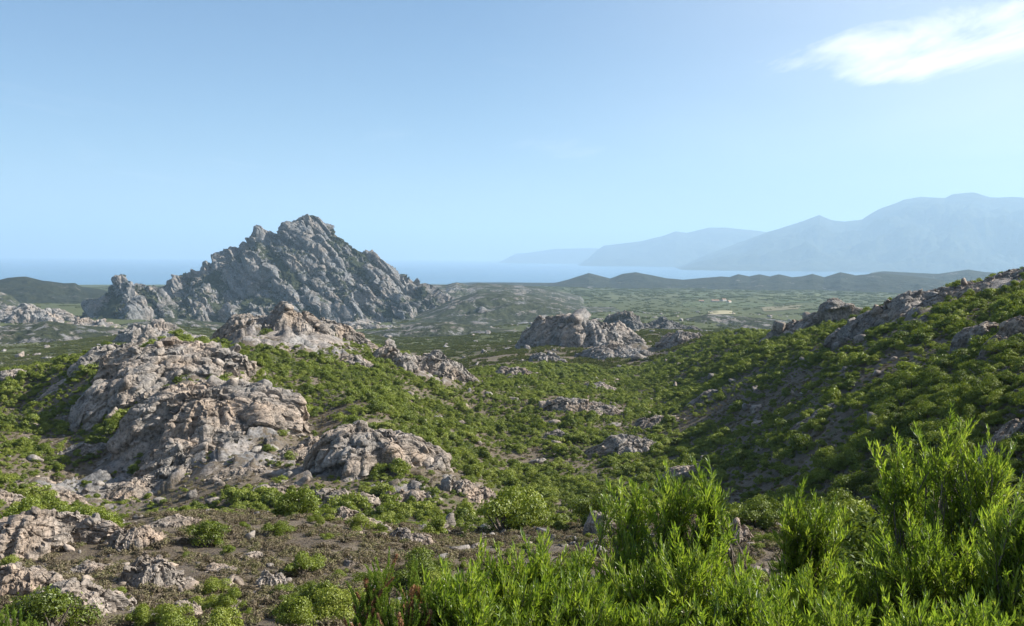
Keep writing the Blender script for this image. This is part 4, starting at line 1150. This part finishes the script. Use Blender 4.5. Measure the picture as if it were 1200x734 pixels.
LS('narrow leaved shrub at the right of the tall pointed shrub', [(1195, 565, 40, 150, 5.2), (1235, 540, 40, 200, 5.3), (1200, 650, 50, 160, 5.1)], 1205, 5.3, 170, seed=2)
LS('slim twin tipped leafy shrub left of the tall pointed shrub', [(932, 552, 20, 150, 6.4), (962, 562, 22, 160, 6.4), (945, 640, 50, 150, 6.3), (1000, 640, 36, 140, 6.3)], 950, 6.5, 210, seed=3)
LS('broad bushy narrow leaved shrub with many upright sunlit tips in the foreground centre',
   [(745, 545, 24, 130, 5.6), (792, 534, 32, 150, 5.5), (836, 530, 28, 150, 5.5), (716, 560, 10, 90, 5.6), (790, 610, 80, 180, 5.4), (730, 630, 40, 150, 5.4)], 785, 5.6, 290, seed=4)
LS('lower spreading leafy shrub between the broad bushy shrub and the heath plumes', [(672, 632, 30, 130, 5.0), (640, 622, 30, 130, 5.0), (600, 628, 30, 140, 4.9), (570, 636, 24, 140, 4.9), (625, 670, 70, 130, 4.8)], 620, 5.0, 260, seed=5)
LS('grassy looking leafy shrub with slender tips next to the heath plumes', [(545, 650, 24, 130, 4.5), (520, 662, 20, 120, 4.5), (560, 690, 50, 110, 4.4)], 540, 4.6, 150, seed=6)
LS('low leafy shrub filling the gap under the broad bushy shrub', [(880, 668, 40, 120, 4.6), (840, 690, 40, 110, 4.5), (700, 690, 50, 110, 4.5), (760, 695, 50, 110, 4.5)], 800, 4.6, 210, seed=7)
LS('low leafy shrub in front of the tall pointed shrub', [(985, 690, 45, 110, 4.4), (1070, 690, 45, 110, 4.3), (1145, 695, 45, 110, 4.3), (920, 690, 40, 110, 4.4)], 1030, 4.5, 210, seed=8)
LS('dense leafy shrub filling the space under the tall pointed shrub', [(1090, 600, 70, 180, 5.5), (1150, 610, 60, 170, 5.4), (1030, 640, 50, 150, 5.5), (1200, 620, 50, 170, 5.4)], 1110, 5.6, 210, seed=11)
LS('dense leafy shrub low between the broad bushy shrub and the slim twin tipped shrub', [(810, 620, 60, 160, 5.0), (740, 640, 50, 140, 5.0), (900, 655, 40, 120, 5.0), (960, 650, 50, 130, 5.1)], 850, 5.1, 200, seed=12)
LS('dense leafy shrub low in front of the lower spreading shrub', [(600, 665, 60, 120, 4.6), (670, 660, 50, 120, 4.6), (535, 690, 40, 100, 4.4), (640, 700, 70, 100, 4.3)], 620, 4.7, 180, seed=13)
LS('feathery heath shrub with green plumes and brown dry flower spikes', [(450, 632, 16, 110, 4.6), (482, 655, 20, 100, 4.6), (428, 665, 14, 90, 4.6), (470, 690, 46, 100, 4.4), (430, 705, 30, 80, 4.4)], 458, 4.7, 150,
   name='heath_shrub', lib=PLUME, length=(.22, .38), seed=9, upright=1.2, dry=.42, partname='plume')
LS('feathery pale heath plumes before the wide dense bush under the rocks', [(10, 706, 14, 80, 4.2), (32, 718, 10, 60, 4.2), (-20, 700, 20, 90, 4.2)], 8, 4.3, 40, name='heath_shrub', lib=PLUME, length=(.2, .34), seed=10, upright=1.4, partname='plume')

# ------------------------------------------------------------------ the hazy air
def haze():
    t = bpy.data.materials.new('hazy_air'); t.use_nodes = True
    nt = t.node_tree; nt.nodes.clear()
    o_ = nt.nodes.new('ShaderNodeOutputMaterial'); pv = nt.nodes.new('ShaderNodeVolumePrincipled')
    pv.inputs['Color'].default_value = (0.54, 0.765, 0.96, 1)
    pv.inputs['Density'].default_value = 5.2e-5
    pv.inputs['Anisotropy'].default_value = 0.15
    nt.links.new(pv.outputs[0], o_.inputs['Volume'])
    x, y0, y1, z0, z1 = 60000, -60000, 60000, -30, 1900
    V = [(-x, y0, z0), (x, y0, z0), (x, y1, z0), (-x, y1, z0), (-x, y0, z1), (x, y0, z1), (x, y1, z1), (-x, y1, z1)]
    F = [[3, 2, 1, 0], [4, 5, 6, 7], [0, 1, 5, 4], [1, 2, 6, 5], [2, 3, 7, 6], [3, 0, 4, 7]]
    obj('haze', mesh_np('haze', V, F, t, False), kind='stuff', label='thin blue summer haze over land and sea', cat='haze')
haze()
